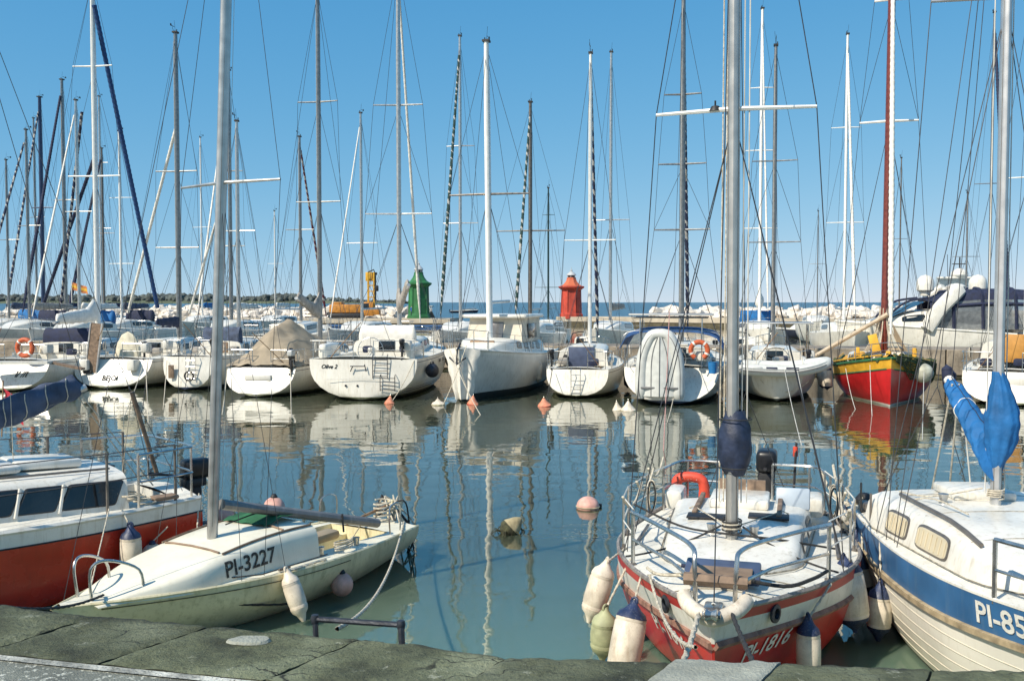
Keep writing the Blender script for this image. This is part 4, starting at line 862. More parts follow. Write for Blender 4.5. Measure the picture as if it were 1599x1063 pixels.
# F7 small sloop
o7, H7, c7 = stern_yacht('small white sloop with dark companionway and boarding ladder on its transom', 900, 622, 917, 84, L=8.5, B=2.75, trake=.3, tw=.78, mr=.075, mastm=aluw, spr=((.36, 1.0),), cab=(2.1, 6.4, .92, .7, .62), furlm=SN, stripe=3, fr=.075, bulge=.06, wheelk=False, fb=(1.25, 1.0, .98), headpx=921, sz=.08)
ladder(o7, (.0, .02, .12), .32, .9); MB().rbox((2.06, .05, 1.32), (.06, .95, .72), .02).build('dark_hatch_board', bluegrey, o7)
MB().lathe([(.1, 0), (.1, .03), (0, .035)], 14, M=Matrix.Rotation(R(-90), 3, 'Y'), o=(2.02, .62, 1.3)).build('compass', rubber, o7)
for x in (4.0, 4.3): MB().rbox((x, -H7.side(x, .78).y-.004, .78), (.5, .01, .03), .004).build('name_stripe', bootn, o7)
# F8 grey inflatable on its stern
o8, H8, c8 = stern_yacht('white yacht under a blue bimini with solar panel above its stern', 1045, 632, 1061, -5, L=11.2, B=3.6, trake=.85, tw=.86, mr=.105, mastm=alug, spr=((.33, 1.05), (.52, .9), (.72, .7)), furlm=SN, stripe=2, fr=.085, bulge=.04, p=2.4, headpx=1064, fb=(1.45, 1.2, 1.15))
bm_ = MB(); rows = []
for i in range(7):
    x = .5+i*.42; rows.append([V(x, y, 2.38+.10*math.sin(math.pi*i/6)-.30*abs(y/1.62)**4-(.22 if abs(y) > 1.6 else 0)) for y in linsp(-1.68, 1.68, 17)])
bm_.grid(rows); n0 = len(rows[0]); rows2 = [[p-V(0, 0, .05) for p in r] for r in rows]; bm_.grid(rows2[::-1])
for rr_, r2 in ((rows[0], rows2[0]), (rows[-1], rows2[-1])): bm_.grid([rr_, r2])
bm_.build('bimini', mat('bimini_blue_canvas', (.03, .09, .24), .8, var=.2, scale=4, bump=.3, bscale=18), o8, 50)
q = MB()
for x in (.7, 2.6):
    q.tube(arc([(1.6, -1.6, 1.2), (x, -1.62, 1.95), (x, -1.2, 2.36), (x, 1.2, 2.36), (x, 1.62, 1.95), (1.6, 1.6, 1.2)], 4), .014, 6)
q.build('bimini_frame', steel, o8)
q = MB()
for y in (-1.0, 1.0): T('arch_leg', [(.4, y, 1.2), (.5, y, 2.82)], .02, steel, o8, 6)
q.tube([(.35, -1.2, 2.8), (.35, 1.2, 2.8)], .02, 6); q.tube([(1.1, -1.2, 2.82), (1.1, 1.2, 2.82)], .02, 6); q.build('stern_arch', steel, o8)
MB().rbox((.75, 0, 2.9), (1.0, 2.7, .06), .015).build('solar_panel', [greyp], o8); MB().rbox((.75, 0, 2.935), (.92, 2.6, .02), .005).build('solar_cells', solar, o8)
def rib_dinghy():
    o = empty('inflatable_dinghy', (0, 0, 0), 0, 'grey inflatable dinghy hoisted upright on the stern of a yacht, bow up', 'dinghy'); o.location = toworld(o8, (-.30, .28, .22)); o.rotation_euler = o8.rotation_euler; o.scale = (.95, .95, .86)
    # local: bow up z, underside faces -x (towards the quay)
    L, hw, r = 2.6, .62, .21
    pts = [(0, hw, .0), (0, hw, .5), (0, hw*.99, 1.1), (0, hw*.88, 1.65), (0, hw*.6, 2.15), (0, .2, 2.38), (0, -.2, 2.38), (0, -hw*.6, 2.15), (0, -hw*.88, 1.65), (0, -hw*.99, 1.1), (0, -hw, .5), (0, -hw, 0)]
    ap = arc(pts, 4); n = len(ap); MB().tube(ap, [r*(.55+.45*sm(0, .06, i/n)*sm(1, .94, i/n)) for i in range(n)], 14).build('inflated_tube', rib, o, 60)
    rows = []
    for i in range(13):
        z = .1+2.2*i/12; w = (hw-.06)*(1-max(0, (z-1.0)/1.45)**2.4); rows.append([V(-.12-.16*(1-abs(k))*(1-.5*i/12), k*max(.03, w), z) for k in linsp(-1, 1, 9)])
    MB().grid(rows).build('bottom_panel', rib, o, 60)
    for k in (-.5, 0, .5): T('keel_seam', [r_[4+int(k*4)]+V(-.012, 0, 0) for r_ in rows], .014, ribd, o, 5)
    for s in (-1, 1): T('rub_strake', [p+V(-.19, s*.06, 0) for p in arc([V(0, s*q_[1]*s if False else abs(q_[1])*s, q_[2]) for q_ in pts[:6]], 4)], .018, ribd, o, 5)
    MB().rbox((-.08, 0, .2), (.06, 1.02, .45), .02).build('transom_board', gel2, o); MB().rbox((-.18, 0, .42), (.1, 1.25, .07), .02).build('tube_bracket', ribd, o)
    for s in (-.25, .25): MB().rbox((-.13, s, .2), (.03, .1, .1), .01).build('transom_plate', ribd, o)
    T('lifting_strap', [(0, -.3, 2.45), (-.1, 0, 2.6), (0, .3, 2.45)], .012, rope, o, 5)
rib_dinghy()
lb = ring_buoy('lifebuoy', toworld(o8, (.35, -.92, 1.75)), Matrix.Rotation(o8.rotation_euler[2]+R(90), 3, 'Z'), 'orange horseshoe lifebuoy on stern rail of the blue bimini yacht', .27, .08, R(-60), R(240))
bk = empty('bucket', toworld(o8, (.25, -1.35, 1.02)), 0, 'blue plastic bucket hanging from the stern rail', 'bucket'); MB().lathe([(.12, 0), (.15, .36), (.16, .37), (.14, .36), (.11, .03), (0, .03)], 14).build('bucket_body', buck, bk); T('bail', arc([(-.15, 0, .35), (0, 0, .56), (.15, 0, .35)], 4), .006, steel, bk, 5)
MB().rbox((.75, -1.0, 1.55), (.5, .4, .3), .05).build('liferaft_box', gel, o8)
# F9 with a dinghy slung across the stern
o9, H9, c9 = stern_yacht('white yacht with dark blue band and inflatable dinghy slung across its stern', 1213, 626, 1205, 72, L=10, B=3.05, trake=-.2, tw=.55, mr=.08, mastm=alug, spr=((.35, 1.0), (.62, .85)), bulge=.35, p=2.4, hm=[antif, antif, gel2, bluehull, gel2], fb=(1.35, 1.05, 1.05), headpx=1207)
def slung():
    o = empty('inflatable_dinghy', (0, 0, 0), 0, 'pale grey inflatable dinghy slung sideways across the stern of a yacht', 'dinghy'); o.location = toworld(o9, (-.55, -.1, 1.12)); o.rotation_euler = (R(0), 0, o9.rotation_euler[2])
    hw = 1.42; pts = [(-.28, hw, 0), (-.3, .7, -.05), (-.3, -.3, -.06), (-.26, -1.0, .06), (0, -1.45, .22), (.26, -1.0, .16), (.3, -.3, .06), (.3, .7, .06), (.28, hw, .08)]
    ap = arc(pts, 5); n = len(ap); MB().tube(ap, [.19*(.5+.5*sm(0, .06, i/n)*sm(1, .94, i/n)) for i in range(n)], 14).build('inflated_tube', rib, o, 60)
    T('rub_strake', [p+V(-.20, 0, -.02) for p in ap[:22]], .028, ribd, o, 5); T('rub_strake', [p+V(-.19, 0, .07) for p in ap[:22]], .014, greyp, o, 5)
    rows = [[V(x, y, -.16+.22*sm(-.6, -1.4, y)) for x in (-.25, 0, .25)] for y in linsp(1.3, -1.2, 9)]; MB().grid(rows).build('bottom_panel', rib, o, 60)
    for y, w in ((.75, .3), (.3, .35), (-.35, .4)): MB().rbox((-.475, y, .03), (.02, w, .1), .008).build('printed_badge', [navy, greyp, letb][int(y*2) % 3], o)
    MB().rbox((0, 1.25, .05), (.5, .05, .34), .02).build('transom_board', greyp, o)
    for y in (.8, -.7): T('davit_fall', [(0, y, .1), (.3, y*.8, 1.3)], .008, rope, o, 5)
slung()
for y in (-1.0, 1.0): T('arch_leg', [(.5, y, 1.0), (.35, y, 2.55)], .022, steel, o9, 6); T('arch_leg', [(1.3, y, 1.05), (1.1, y, 2.55)], .022, steel, o9, 6)
MB().rbox((.7, 0, 2.6), (1.1, 2.35, .05), .015).build('solar_panel', greyp, o9); MB().rbox((.7, 0, 2.63), (1.0, 2.2, .015), .004).build('solar_cells', solar, o9)
MB().rbox((-.02, -.2, .58), (.04, .75, .22), .02).build('name_board', teakd, o9); T('hanging_line', sag((-.35, .55, .72), (-.35, -1.0, .72), .38), .012, rope, o9, 5)
MB().rbox((.9, .75, 1.45), (.4, .3, .35), .05).build('stern_box', gel, o9)
# F10 red and yellow wooden boat, bow on
def redboat():
    T0 = W(1389, 634); d = V(-.30, -.954, 0).normalized(); L, B = 8.6, 3.3
    o = empty('wooden_sailboat', (0, 0, 0), 0, 'red and yellow wooden sailing boat moored bow out with brown mast', 'sailboat', 'yachts moored at the pier'); place(o, T0-d*(L*.97), d)
    H = Hull(L, B, (1.55, 1.02, 1.15), .5, .7, .5, .12, 0, p=2.2, q=1.8, be=2.9, vee=.62, camber=.10)
    hull(H, o, [gel2, gel2, redhull2, yellow, yellow], boot=(.02, .06), band=(.34, .06), n=34); deck(H, o, mat('yellow_deck', (.62, .33, .04), .6), (.5, 2.6, 1.0, .6, .3))
    rail(H, o, greencl, .05); rail(H, o, greencl, .035, -.34, (.0, .985), 'green_rubbing_strake', off=-.02); rail(H, o, yellow, .03, .12, (.02, .97), 'bulwark_rail')
    c = Cabin(H, 2.9, 6.0, 1.15, .95, .42, nose=.9); c.build(o, gel)
    for sd in (1, -1):
        for k in range(3): c.window(o, 3.3+k*.75, 3.8+k*.75, .35, .72, sd, yellow, glass)
    MB().rbox((4.9, .1, c.top(4.9).z+.06), (1.0, 1.1, .12), .04).build('deck_hatch', tan, o)
    for y in (-.9, .9): MB().rbox((6.3, y, 1.5), (.14, .14, .55), .03).build('mooring_post', yellow, o)
    MB().rbox((5.6, -.8, 1.45), (.7, .35, .3), .05).build('deck_locker', yellow, o)
    n = MB(); n.rbox((7.6, 0, 1.5), (.16, .16, .5), .03); n.build('stem_post', yellow, o)
    Y = toworld(o, (5.3, 0, 0)).y; lp = tolocal(o, P(1383, 560, Y))
    rig(o, H, 5.35, c.top(5.35).z-.05, 17.5, .125, redmast, ((.50, .95), (.76, .55)), sprm=aluw, furlm=[whitec], furlr=.10, back=False, lean=(-.1, .12), furltop=.9)
    boom(o, 5.35, 2.3, 3.8, .1, m=teak, cov=tan, cr=(.2, .12), seed=21)
    T('spar', [V(5.6, .1, 2.9), V(5.6-1.0, -2.45, 1.25)], .075, mat('pale_spar', (.55, .45, .33), .7, var=.15), o, 8)
    # furled brown staysail and halyards bundled at the mast foot
    rr = random.Random(2)
    for k in range(14):
        a = rr.uniform(0, 6.28); T('halyard_bundle', arc([V(5.35+.14*math.cos(a), .14*math.sin(a), 3.1), V(5.35+.2*math.cos(a), .25*math.sin(a), 2.4), V(5.35+.5*math.cos(a), .65*math.sin(a), 1.55)], 4), .014, rope, o, 5)
    MB().add([V(5.5, .25, 2.6), V(6.2, .75, 1.55), V(5.4, .95, 1.6), V(5.45, .35, 2.0)], [(0, 1, 2, 3)]).add([V(5.5, -.15, 2.4), V(6.1, -.55, 1.6), V(5.5, -.65, 1.6)], [(0, 1, 2)]).build('folded_sail', tan, o, 0)
    MB().rbox((6.0, -.35, 1.9), (.04, .3, .62), .02, M=Matrix.Rotation(R(15), 3, 'X')).build('yellow_oilskin', flagy, o)
    # fishing net draped over the starboard/port bow, with float
    rows = []
    for i in range(13):
        u = lerp(.62, .985, i/12); row = []
        for j in range(9):
            z = H.zs(u)+.1-.62*(j/8)*(.7+.4*math.sin(i*.9)); p = H.side(u*L, max(.25, min(z, H.zs(u)-.01)), 1, .05+.05*noise.noise(V(i*.8, j*.9, 0))); p.z = z; row.append(p)
        rows.append(row)
    net = MB()
    for r_ in rows: net.tube(r_, .016, 4)
    for j in range(9): net.tube([r_[j] for r_ in rows], .016, 4)
    for i in range(12):
        for j in range(8): net.tube([rows[i][j], rows[i+1][j+1]], .012, 3, caps=False)
    net.build('fishing_net', netg, o, 0, kind='stuff')
    rr = random.Random(4); nb = MB()
    for k in range(90):
        u = rr.uniform(.55, .97); sd = rr.choice((1, -1)); p = H.pos(u, H.zs(u), sd); p.z += .06+rr.uniform(-.1, .12); p.y -= sd*rr.uniform(0, .25); r_ = rr.uniform(.04, .11)
        nb.lathe([(0, -r_), (r_, -.2*r_), (r_*.8, .6*r_), (0, r_*.8)], 7, o=p, M=Matrix.Rotation(rr.uniform(0, 3), 3, 'X'))
    nb.build('net_heap', netg, o, 50, kind='stuff'); pulpit(H, o, 7.4, .5)
    f = empty('net_float', toworld(o, H.side(7.3, 1.05, 1, .12)), 0, 'large pale round float hanging in the net at the red boat bow', 'float'); MB().lathe([(.32*math.cos(t), .32*math.sin(t)) for t in linsp(-1.57, 1.57, 13)], 18).build('float_body', mat('net_float_grey', (.42, .42, .34), .7, var=.25), f, 60)
    return o, H
o10, H10 = redboat()
# F11 right-hand white cruiser
o11, H11, c11 = stern_yacht('white cruiser with teak door and low stern platform beside the red wooden boat', 1572, 634, 1590, -30, L=9.5, B=3.3, trake=.7, tw=.85, mr=.07, mastm=aluw, spr=((.45, .9),), cab=(2.2, 7.2, 1.1, .8, .85), bulge=.08, wheelk=False, fb=(1.4, 1.15, 1.05), headpx=1602)
MB().rbox((2.15, .05, 1.75), (.06, .62, .95), .02).build('cabin_door', mat('orange_teak_door', (.5, .24, .05), .5), o11); MB().rbox((.5, -.3, .75), (.3, 1.0, .3), .05).build('transom_step', gel2, o11)

# ------------------------------------------------------------------ boats beyond the pier
def back_yacht(label, px, top, Y=57, L=10.5, B=3.3, toward=True, mastm=None, mr=.08, spr=((.5, .85),), furlm=None, stripe=0, fr=.06, cov=None, seed=0, hull_m=None, lean=(0, 0), furlside=True, wr=.0075, group='yachts beyond the pier', bimini=None, zg=2.9, crr=(.2, .12), blen=None):
    d = (-E2 if toward else E2).copy(); d.rotate(Matrix.Rotation(R(random.Random(seed+px).uniform(-4, 4)), 3, 'Z')); xm = L*.55
    m = P(px, 480, Y); m.z = 0
    o = empty('sailing_yacht', (0, 0, 0), 0, label, 'sailboat', group); place(o, m-d*xm, d)
    H = Hull(L, B, (1.85, 1.55, 1.5), .4, .78, .42, .9, .3); hull(H, o, hull_m or WHITE, n=18); deck(H, o, deckw, (.5, L*.32, B*.3, .6, .35), gel, n=16)
    c = Cabin(H, L*.34, L*.76, B*.33, B*.25, .55, nose=L*.2); c.build(o, gel, n=10)
    for sd in (1, -1): c.window(o, c.x0+.4, c.x0+2.4, .35, .72, sd, rubber, glass)
    rig(o, H, xm, c.top(xm).z-.05, ztop(top, Y), mr, mastm or alu, spr, furlm=furlm, stripe=stripe, furlr=fr, lean=lean, wr=wr)
    guard(H, o, linsp(L*.15, L*.85, 4), .6, lines=(1,)); pulpit(H, o, L*.86, .6); pulpit(H, o, L*.12, .6, bow=False, gap=.3)
    if cov is not None: boom(o, xm, zg, blen or L*.36, .05, cov=cov, cr=crr, seed=seed, yaw=random.Random(seed).uniform(-.15, .15))
    else: boom(o, xm, zg, L*.36, .05)
    if bimini is not None: cover(o, (c.x0+.1, 1.0, c.top(c.x0+.3).z), (c.x0+.1, -1.0, c.top(c.x0+.3).z), .38, .38, bimini, name='sprayhood', wr=.05)
    return o
BY = [
 ('white yacht with grey mast at the far left beyond the pier, striped furled sail', 46, 203, dict(Y=60, mastm=alug, furlm=SN, stripe=3, fr=.09, cov=greyc, seed=1, bimini=navy)),
 ('white yacht with dark navy mast near the left edge beyond the pier', 68, 152, dict(Y=75, mastm=mat('navy_mast', (.03, .05, .11), .4), mr=.14, furlm=SN, stripe=3, fr=.1, cov=navy, seed=2)),
 ('white yacht with slim pale mast beyond the pier, second from the left edge', 103, 125, dict(Y=66, mastm=alug, mr=.11, furlm=[navy], fr=.12, cov=navy, seed=3)),
 ('white yacht with blue sprayhood and pale mast beyond the pier on the left', 124, 157, dict(Y=57, mastm=alu, mr=.085, furlm=[whitec], fr=.07, cov=whitec, seed=4, bimini=bluec)),
 ('white yacht with brown mast beyond the pier on the left', 163, 232, dict(Y=72, mastm=alud, mr=.07, furlm=[navy], fr=.12, cov=navy, seed=5)),
 ('white yacht with short white mast and blue cover beyond the pier on the left', 190, 205, dict(Y=62, mastm=aluw, mr=.07, cov=dimblue, seed=6, furlm=None, spr=((.3, .9), (.65, .8)), bimini=navy)),
 ('white yacht with twin spreaders behind the tarpaulin boat', 361, 110, dict(Y=60, mastm=alug, mr=.11, cov=whitec, seed=7, furlm=[whitec], fr=.07, spr=((.3, .9), (.6, .8)))),
 ('white yacht with maroon striped furled sail beyond the pier', 470, 214, dict(Y=56, mastm=alug, mr=.085, furlm=SR, stripe=3, fr=.09, seed=8, cov=None, toward=False)),
 ('white yacht with pale mast in front of the orange crane', 565, 177, dict(Y=56, mastm=alu, mr=.075, seed=9, furlm=[whitec], fr=.05, cov=None, spr=((.38, .95),))),
 ('white yacht with green striped furled sail right of the green lighthouse', 719, 57, dict(Y=54, mastm=alu, mr=.09, furlm=SG, stripe=2, fr=.10, seed=10, cov=None, spr=((.35, 1.0), (.62, .8)))),
 ('white yacht with dark brown mast between the wheelhouse and the red lighthouse', 828, 160, dict(Y=53, mastm=alud, mr=.11, furlm=SG, stripe=3, fr=.09, seed=11, cov=None, spr=((.42, 1.9),))),
 ('small white yacht with short dark green mast left of the red lighthouse', 856, 294, dict(Y=62, L=7, B=2.4, mastm=mat('dark_green_mast', (.02, .05, .05), .5), mr=.06, seed=12, cov=None, spr=((.25, .9), (.8, .4)))),
 ('white yacht with tall pale mast just right of the red lighthouse', 953, 82, dict(Y=57, mastm=alu, mr=.095, seed=13, cov=greyc, furlm=None, spr=((.38, 1.1),))),
 ('white yacht with white sail cover and tall white mast beyond the pier', 1186, 14, dict(Y=58, mastm=aluw, mr=.10, seed=14, cov=whitec, zg=3.2, crr=(.4, .2), furlm=[whitec], fr=.06, spr=((.3, 1.0), (.55, .9), (.75, .7)), bimini=bluec)),
 ('white yacht with white furled sail left of the red brown mast', 1318, 54, dict(Y=54, mastm=aluw, mr=.085, seed=15, furlm=[whitec], fr=.09, cov=None, spr=((.35, 1.0), (.68, .8)))),
 ('white yacht with short dark mast behind the red wooden boat', 1404, 247, dict(Y=66, mastm=alud, mr=.05, seed=16, cov=None, spr=((.5, .5),))),
 ('white yacht with thin grey mast at the far left, farthest out', 58, 185, dict(Y=84, mastm=alug, mr=.08, seed=21, cov=navy, spr=((.5, .9),))),
 ('white yacht with pale mast behind the tall white left mast', 160, 151, dict(Y=84, mastm=alu, mr=.09, seed=22, cov=navy, spr=((.4, .9), (.7, .7)))),
 ('white yacht with thin mast behind the ladder yacht', 316, 215, dict(Y=80, mastm=aluw, mr=.06, seed=23, cov=bluec, spr=((.5, .9),))),
 ('white yacht with thin mast seen past the slung dinghy yacht', 1276, 330, dict(Y=80, mastm=alug, mr=.05, seed=24, cov=None, spr=((.5, .7),))),
 ('white yacht with blue sail cover low at the far left edge', 14, 250, dict(Y=66, mastm=alug, mr=.07, seed=25, cov=dimblue, spr=((.5, .9),), bimini=bluec)),
 ('white yacht with thin white mast between tarpaulin boat and crane', 430, 330, dict(Y=82, mastm=aluw, mr=.05, seed=26, cov=whitec, spr=((.5, .7),))),
 ('white yacht with short grey mast beside the navy canopied motor yacht', 1508, 302, dict(Y=64, mastm=alug, mr=.06, seed=17, cov=None)),
 ('white yacht with navy furled sail at the right edge beyond the pier', 1544, 20, dict(Y=57, mastm=alug, mr=.08, seed=18, furlm=[navy], fr=.12, cov=navy, crr=(.5, .3), spr=((.45, .9),))),
]
BK = {}
for lb_, px, tp_, kw in BY: BK[px] = back_yacht(lb_, px, tp_, **kw)
# thick blue and white rolled sails on stays at the left
def stay_sail(o, p0, p1, r, m, stripe=0):
    furl(tolocal(o, p1), tolocal(o, p0), r, stripe=stripe, bell=False).build('furled_sail', m if isinstance(m, list) else [m], o, 60)
def motoryacht():
    Y = 51.5; d = V(-.95, .15, 0).normalized(); L, B = 11.3, 3.9
    o = empty('motor_yacht', (0, 0, 0), 0, 'large white motor yacht with navy canopy behind the red wooden boat', 'motorboat'); st = P(1652, 540, Y-1.0); st.z = 0; place(o, st, d)
    H = Hull(L, B, (2.3, 1.8, 1.5), .5, .9, .4, 1.8, 0, p=2.4); hull(H, o, [antif, bootn, gel, gel, gel], n=22); deck(H, o, deckw, n=18); rail(H, o, gel, .06)
    c = Cabin(H, 3.6, 10.0, 1.55, 1.2, .95, nose=4.0); c.build(o, gel)
    for sd in (1, -1): 
        for k in range(3): c.window(o, 4.3+k*1.35, 5.4+k*1.35, .4, .78, sd, rubber, glass)
    # canopy of navy canvas with clear panels
    def hoop(x, h, w): return arc([V(x, w, 1.9), V(x+.05, w, 1.9+h*.62), V(x+.1, w*.8, 1.9+h*.95), V(x+.1, 0, 1.9+h), V(x+.1, -w*.8, 1.9+h*.95), V(x+.05, -w, 1.9+h*.62), V(x, -w, 1.9)], 4)
    hp = [hoop(1.2, 2.0, 1.6), hoop(2.6, 2.12, 1.62), hoop(4.2, 2.12, 1.6), hoop(5.6, 1.95, 1.5), hoop(6.6, 1.5, 1.4)]
    top = MB(); n = len(hp[0]); a0, a1 = 6, n-6
    top.grid([h[a0-1:a1+2] for h in hp][::-1]); 
    for h in hp: top.tube([p+V(0, 0, .02) for p in h], .09, 5)
    for s in (4, n-5): top.tube([h[s] for h in hp], .10, 5)
    top.build('navy_canopy', navy, o, 60)
    for i in (0, 1, 2, 3):
        for sl in (slice(0, 6), slice(-6, None)): MB().grid([hp[i][sl], hp[i+1][sl]]).build('clear_side_panel', mat('clear_vinyl', (.30, .32, .33), .15, trans=.55, var=.2), o, 0)
    ar = MB()
    for s in (1, -1): ar.tube(arc([V(7.0, s*1.75, 1.9), V(6.4, s*1.7, 2.9), V(5.6, s*1.55, 3.75), V(5.3, s*1.3, 4.0)], 5), [.24]*16, 8, oval=1.6)
    ar.tube([(5.3, -1.35, 4.0), (5.3, 1.35, 4.0)], .14, 8); ar.build('radar_arch', gel, o)
    ws = MB(); rows = [[V(8.6, y, 2.55+.0) for y in linsp(-1.2, 1.2, 7)], [V(7.2-.2*abs(y), y*1.1, 3.35) for y in linsp(-1.2, 1.2, 7)]]; ws.grid(rows); ws.build('windscreen', glass, o, 40)
    q = MB(); q.tube(arc([V(9.0, 1.3, 2.4), V(8.0, 1.45, 3.3), V(6.7, 1.45, 3.55)], 5), .06, 6); q.build('windscreen_frame', navy, o); q = MB(); q.tube(arc([V(9.0, -1.3, 2.4), V(8.0, -1.45, 3.3), V(6.7, -1.45, 3.55)], 5), .06, 6); q.build('windscreen_frame', navy, o)
    for px_, z in ((1445, 0), (1523, 0)):
        lp = tolocal(o, P(px_, 462, Y)); r = .46
        dm = MB().lathe([(r*.55, -.3), (r*.6, -.1), (r*.98, 0), (r, .32), (r*.92, .55), (r*.6, .75), (0, .83)], 18, o=(lp.x, 0, 3.95)).build('radar_dome', gel, o, 40)
        MB().lathe([(.15, -.5), (.12, -.05)], 10, o=(lp.x, 0, 3.95)).build('dome_post', steel, dm)
    lp = tolocal(o, P(1488, 462, Y)); MB().lathe([(.2, 3.9), (.48, 3.95), (.5, 4.15), (.3, 4.27), (0, 4.29)], 18, o=(lp.x, .3, 0)).build('radar_dome', gel, o, 40)
    MB().rbox((2.0, 0, 1.85), (1.2, 2.6, .5), .12).build('stern_sofa', greyc, o); pulpit(H, o, 9.0, .7)
    for s in (1, -1): T('stern_flagpole', [(.2, .6*s, 1.5), (-.3, .6*s, 3.0)], .015, aluw, o, 5)
    return o
motoryacht()
def flybridge():
    Y = 72; o = empty('motor_yacht', (0, 0, 0), 0, 'grey flybridge motor yacht far behind the navy canopy', 'motorboat'); c = P(1488, 540, Y); c.z = 0; place(o, c-E2*5, E2)
    H = Hull(14, 4.2, (2.4, 1.9, 1.7), .5, .95, .4, 1.6); hull(H, o, WHITE, n=18); deck(H, o, deckw, n=14)
    cb = Cabin(H, 2.5, 11, 1.75, 1.4, 1.6, nose=3); cb.build(o, gel); [cb.window(o, 3.2+k*1.8, 4.7+k*1.8, .45, .8, s, rubber, glass) for k in range(3) for s in (1, -1)]
    gr = mat('pale_blue_grey_fibreglass', (.42, .48, .5), .45)
    MB().rbox((3.5, 0, 3.95), (4.5, 3.2, .9), .2).build('flybridge', gr, o); MB().rbox((4.0, 0, 4.75), (.7, 2.9, .9), .1, M=Matrix.Rotation(R(-15), 3, 'Y')).build('flybridge_screen', gr, o); MB().rbox((3.4, 0, 5.1), (.8, 3.0, .14), .05).build('mast_wing', gel, o)
    MB().lathe([(.5, 5.15), (.62, 5.3), (.55, 5.55), (.25, 5.75), (0, 5.8)], 16, o=(3.4, 0, 0)).build('radar_dome', gel, o, 40); q = MB()
    q.tube([(3.4, 0, 5.7), (3.4, 0, 6.6)], .05, 6); q.tube([(3.4, -.5, 6.1), (3.4, .5, 6.1)], .04, 6); q.tube([(3.4, .8, 5.1), (3.4, .85, 6.8)], .02, 5); q.build('signal_mast', rubber, o)
    MB().rbox((.2, 0, 3.0), (1.2, 3.6, .12), .05).build('aft_awning', navy, o)
flybridge()
def smallcraft(px, Y, label, L=5, head=(1, .1), m=None):
    o = empty('motorboat', (0, 0, 0), 0, label, 'motorboat', 'motorboats'); c = P(px, 480, Y); c.z = 0; place(o, c, head); H = Hull(L, L*.36, (.95, .75, .7), .25, .9, .4, .6); hull(H, o, [antif, bootn, m or gel, m or gel, gel], n=16); deck(H, o, deckw, (.4, L*.45, L*.13, .4, .25), gel, n=14)
    cb = Cabin(H, L*.42, L*.75, L*.13, L*.1, .55, nose=.9); cb.build(o, gel, n=8); [cb.window(o, L*.46, L*.6, .35, .8, s, rubber, glass) for s in (1, -1)]; outboard(o, (0, 0, .7), 0, .8); q = MB(); q.tube(arc([(L*.4, L*.14, .8), (L*.38, L*.12, 1.5), (L*.38, -L*.12, 1.5), (L*.4, -L*.14, .8)], 3), .03, 5); q.build('roll_bar', rubber, o); return o
smallcraft(703, 300, 'dark blue motorboat out on the open sea between the lighthouses', 9, (1, .2), bootn); smallcraft(676, 700, 'tiny white motorboat far out on the sea right of the green lighthouse', 9, (-1, .3))
smallcraft(710, 118, 'dark workboat moored at the tip of the mole right of green lighthouse', 7, (.9, -.1), bootn); smallcraft(1340, 88, 'dark hulled motorboat with canopy in front of the right mole', 8, (-.9, .2), bootn)
smallcraft(1200, 66, 'white motorboat lying behind the pier right of the dinghy yacht', 6, (-.6, -.8)); smallcraft(830, 56, 'white motorboat lying behind the pier left of the red lighthouse', 5.5, (-.5, -.8)); smallcraft(1010, 60, 'white motorboat lying behind the pier near the blue bimini', 6, (.3, -.9)); smallcraft(885, 58, 'white motorboat lying behind the pier below the red lighthouse', 5.5, (.4, -.9)); smallcraft(640, 58, 'white motorboat lying behind the pier below the green lighthouse', 5.5, (.4, -.9)); smallcraft(1120, 57, 'white motorboat lying behind the pier left of the white sail cover', 5.5, (.4, -.9), gel2); smallcraft(1300, 58, 'white motorboat lying behind the pier left of the red wooden boat', 6, (.6, -.8))
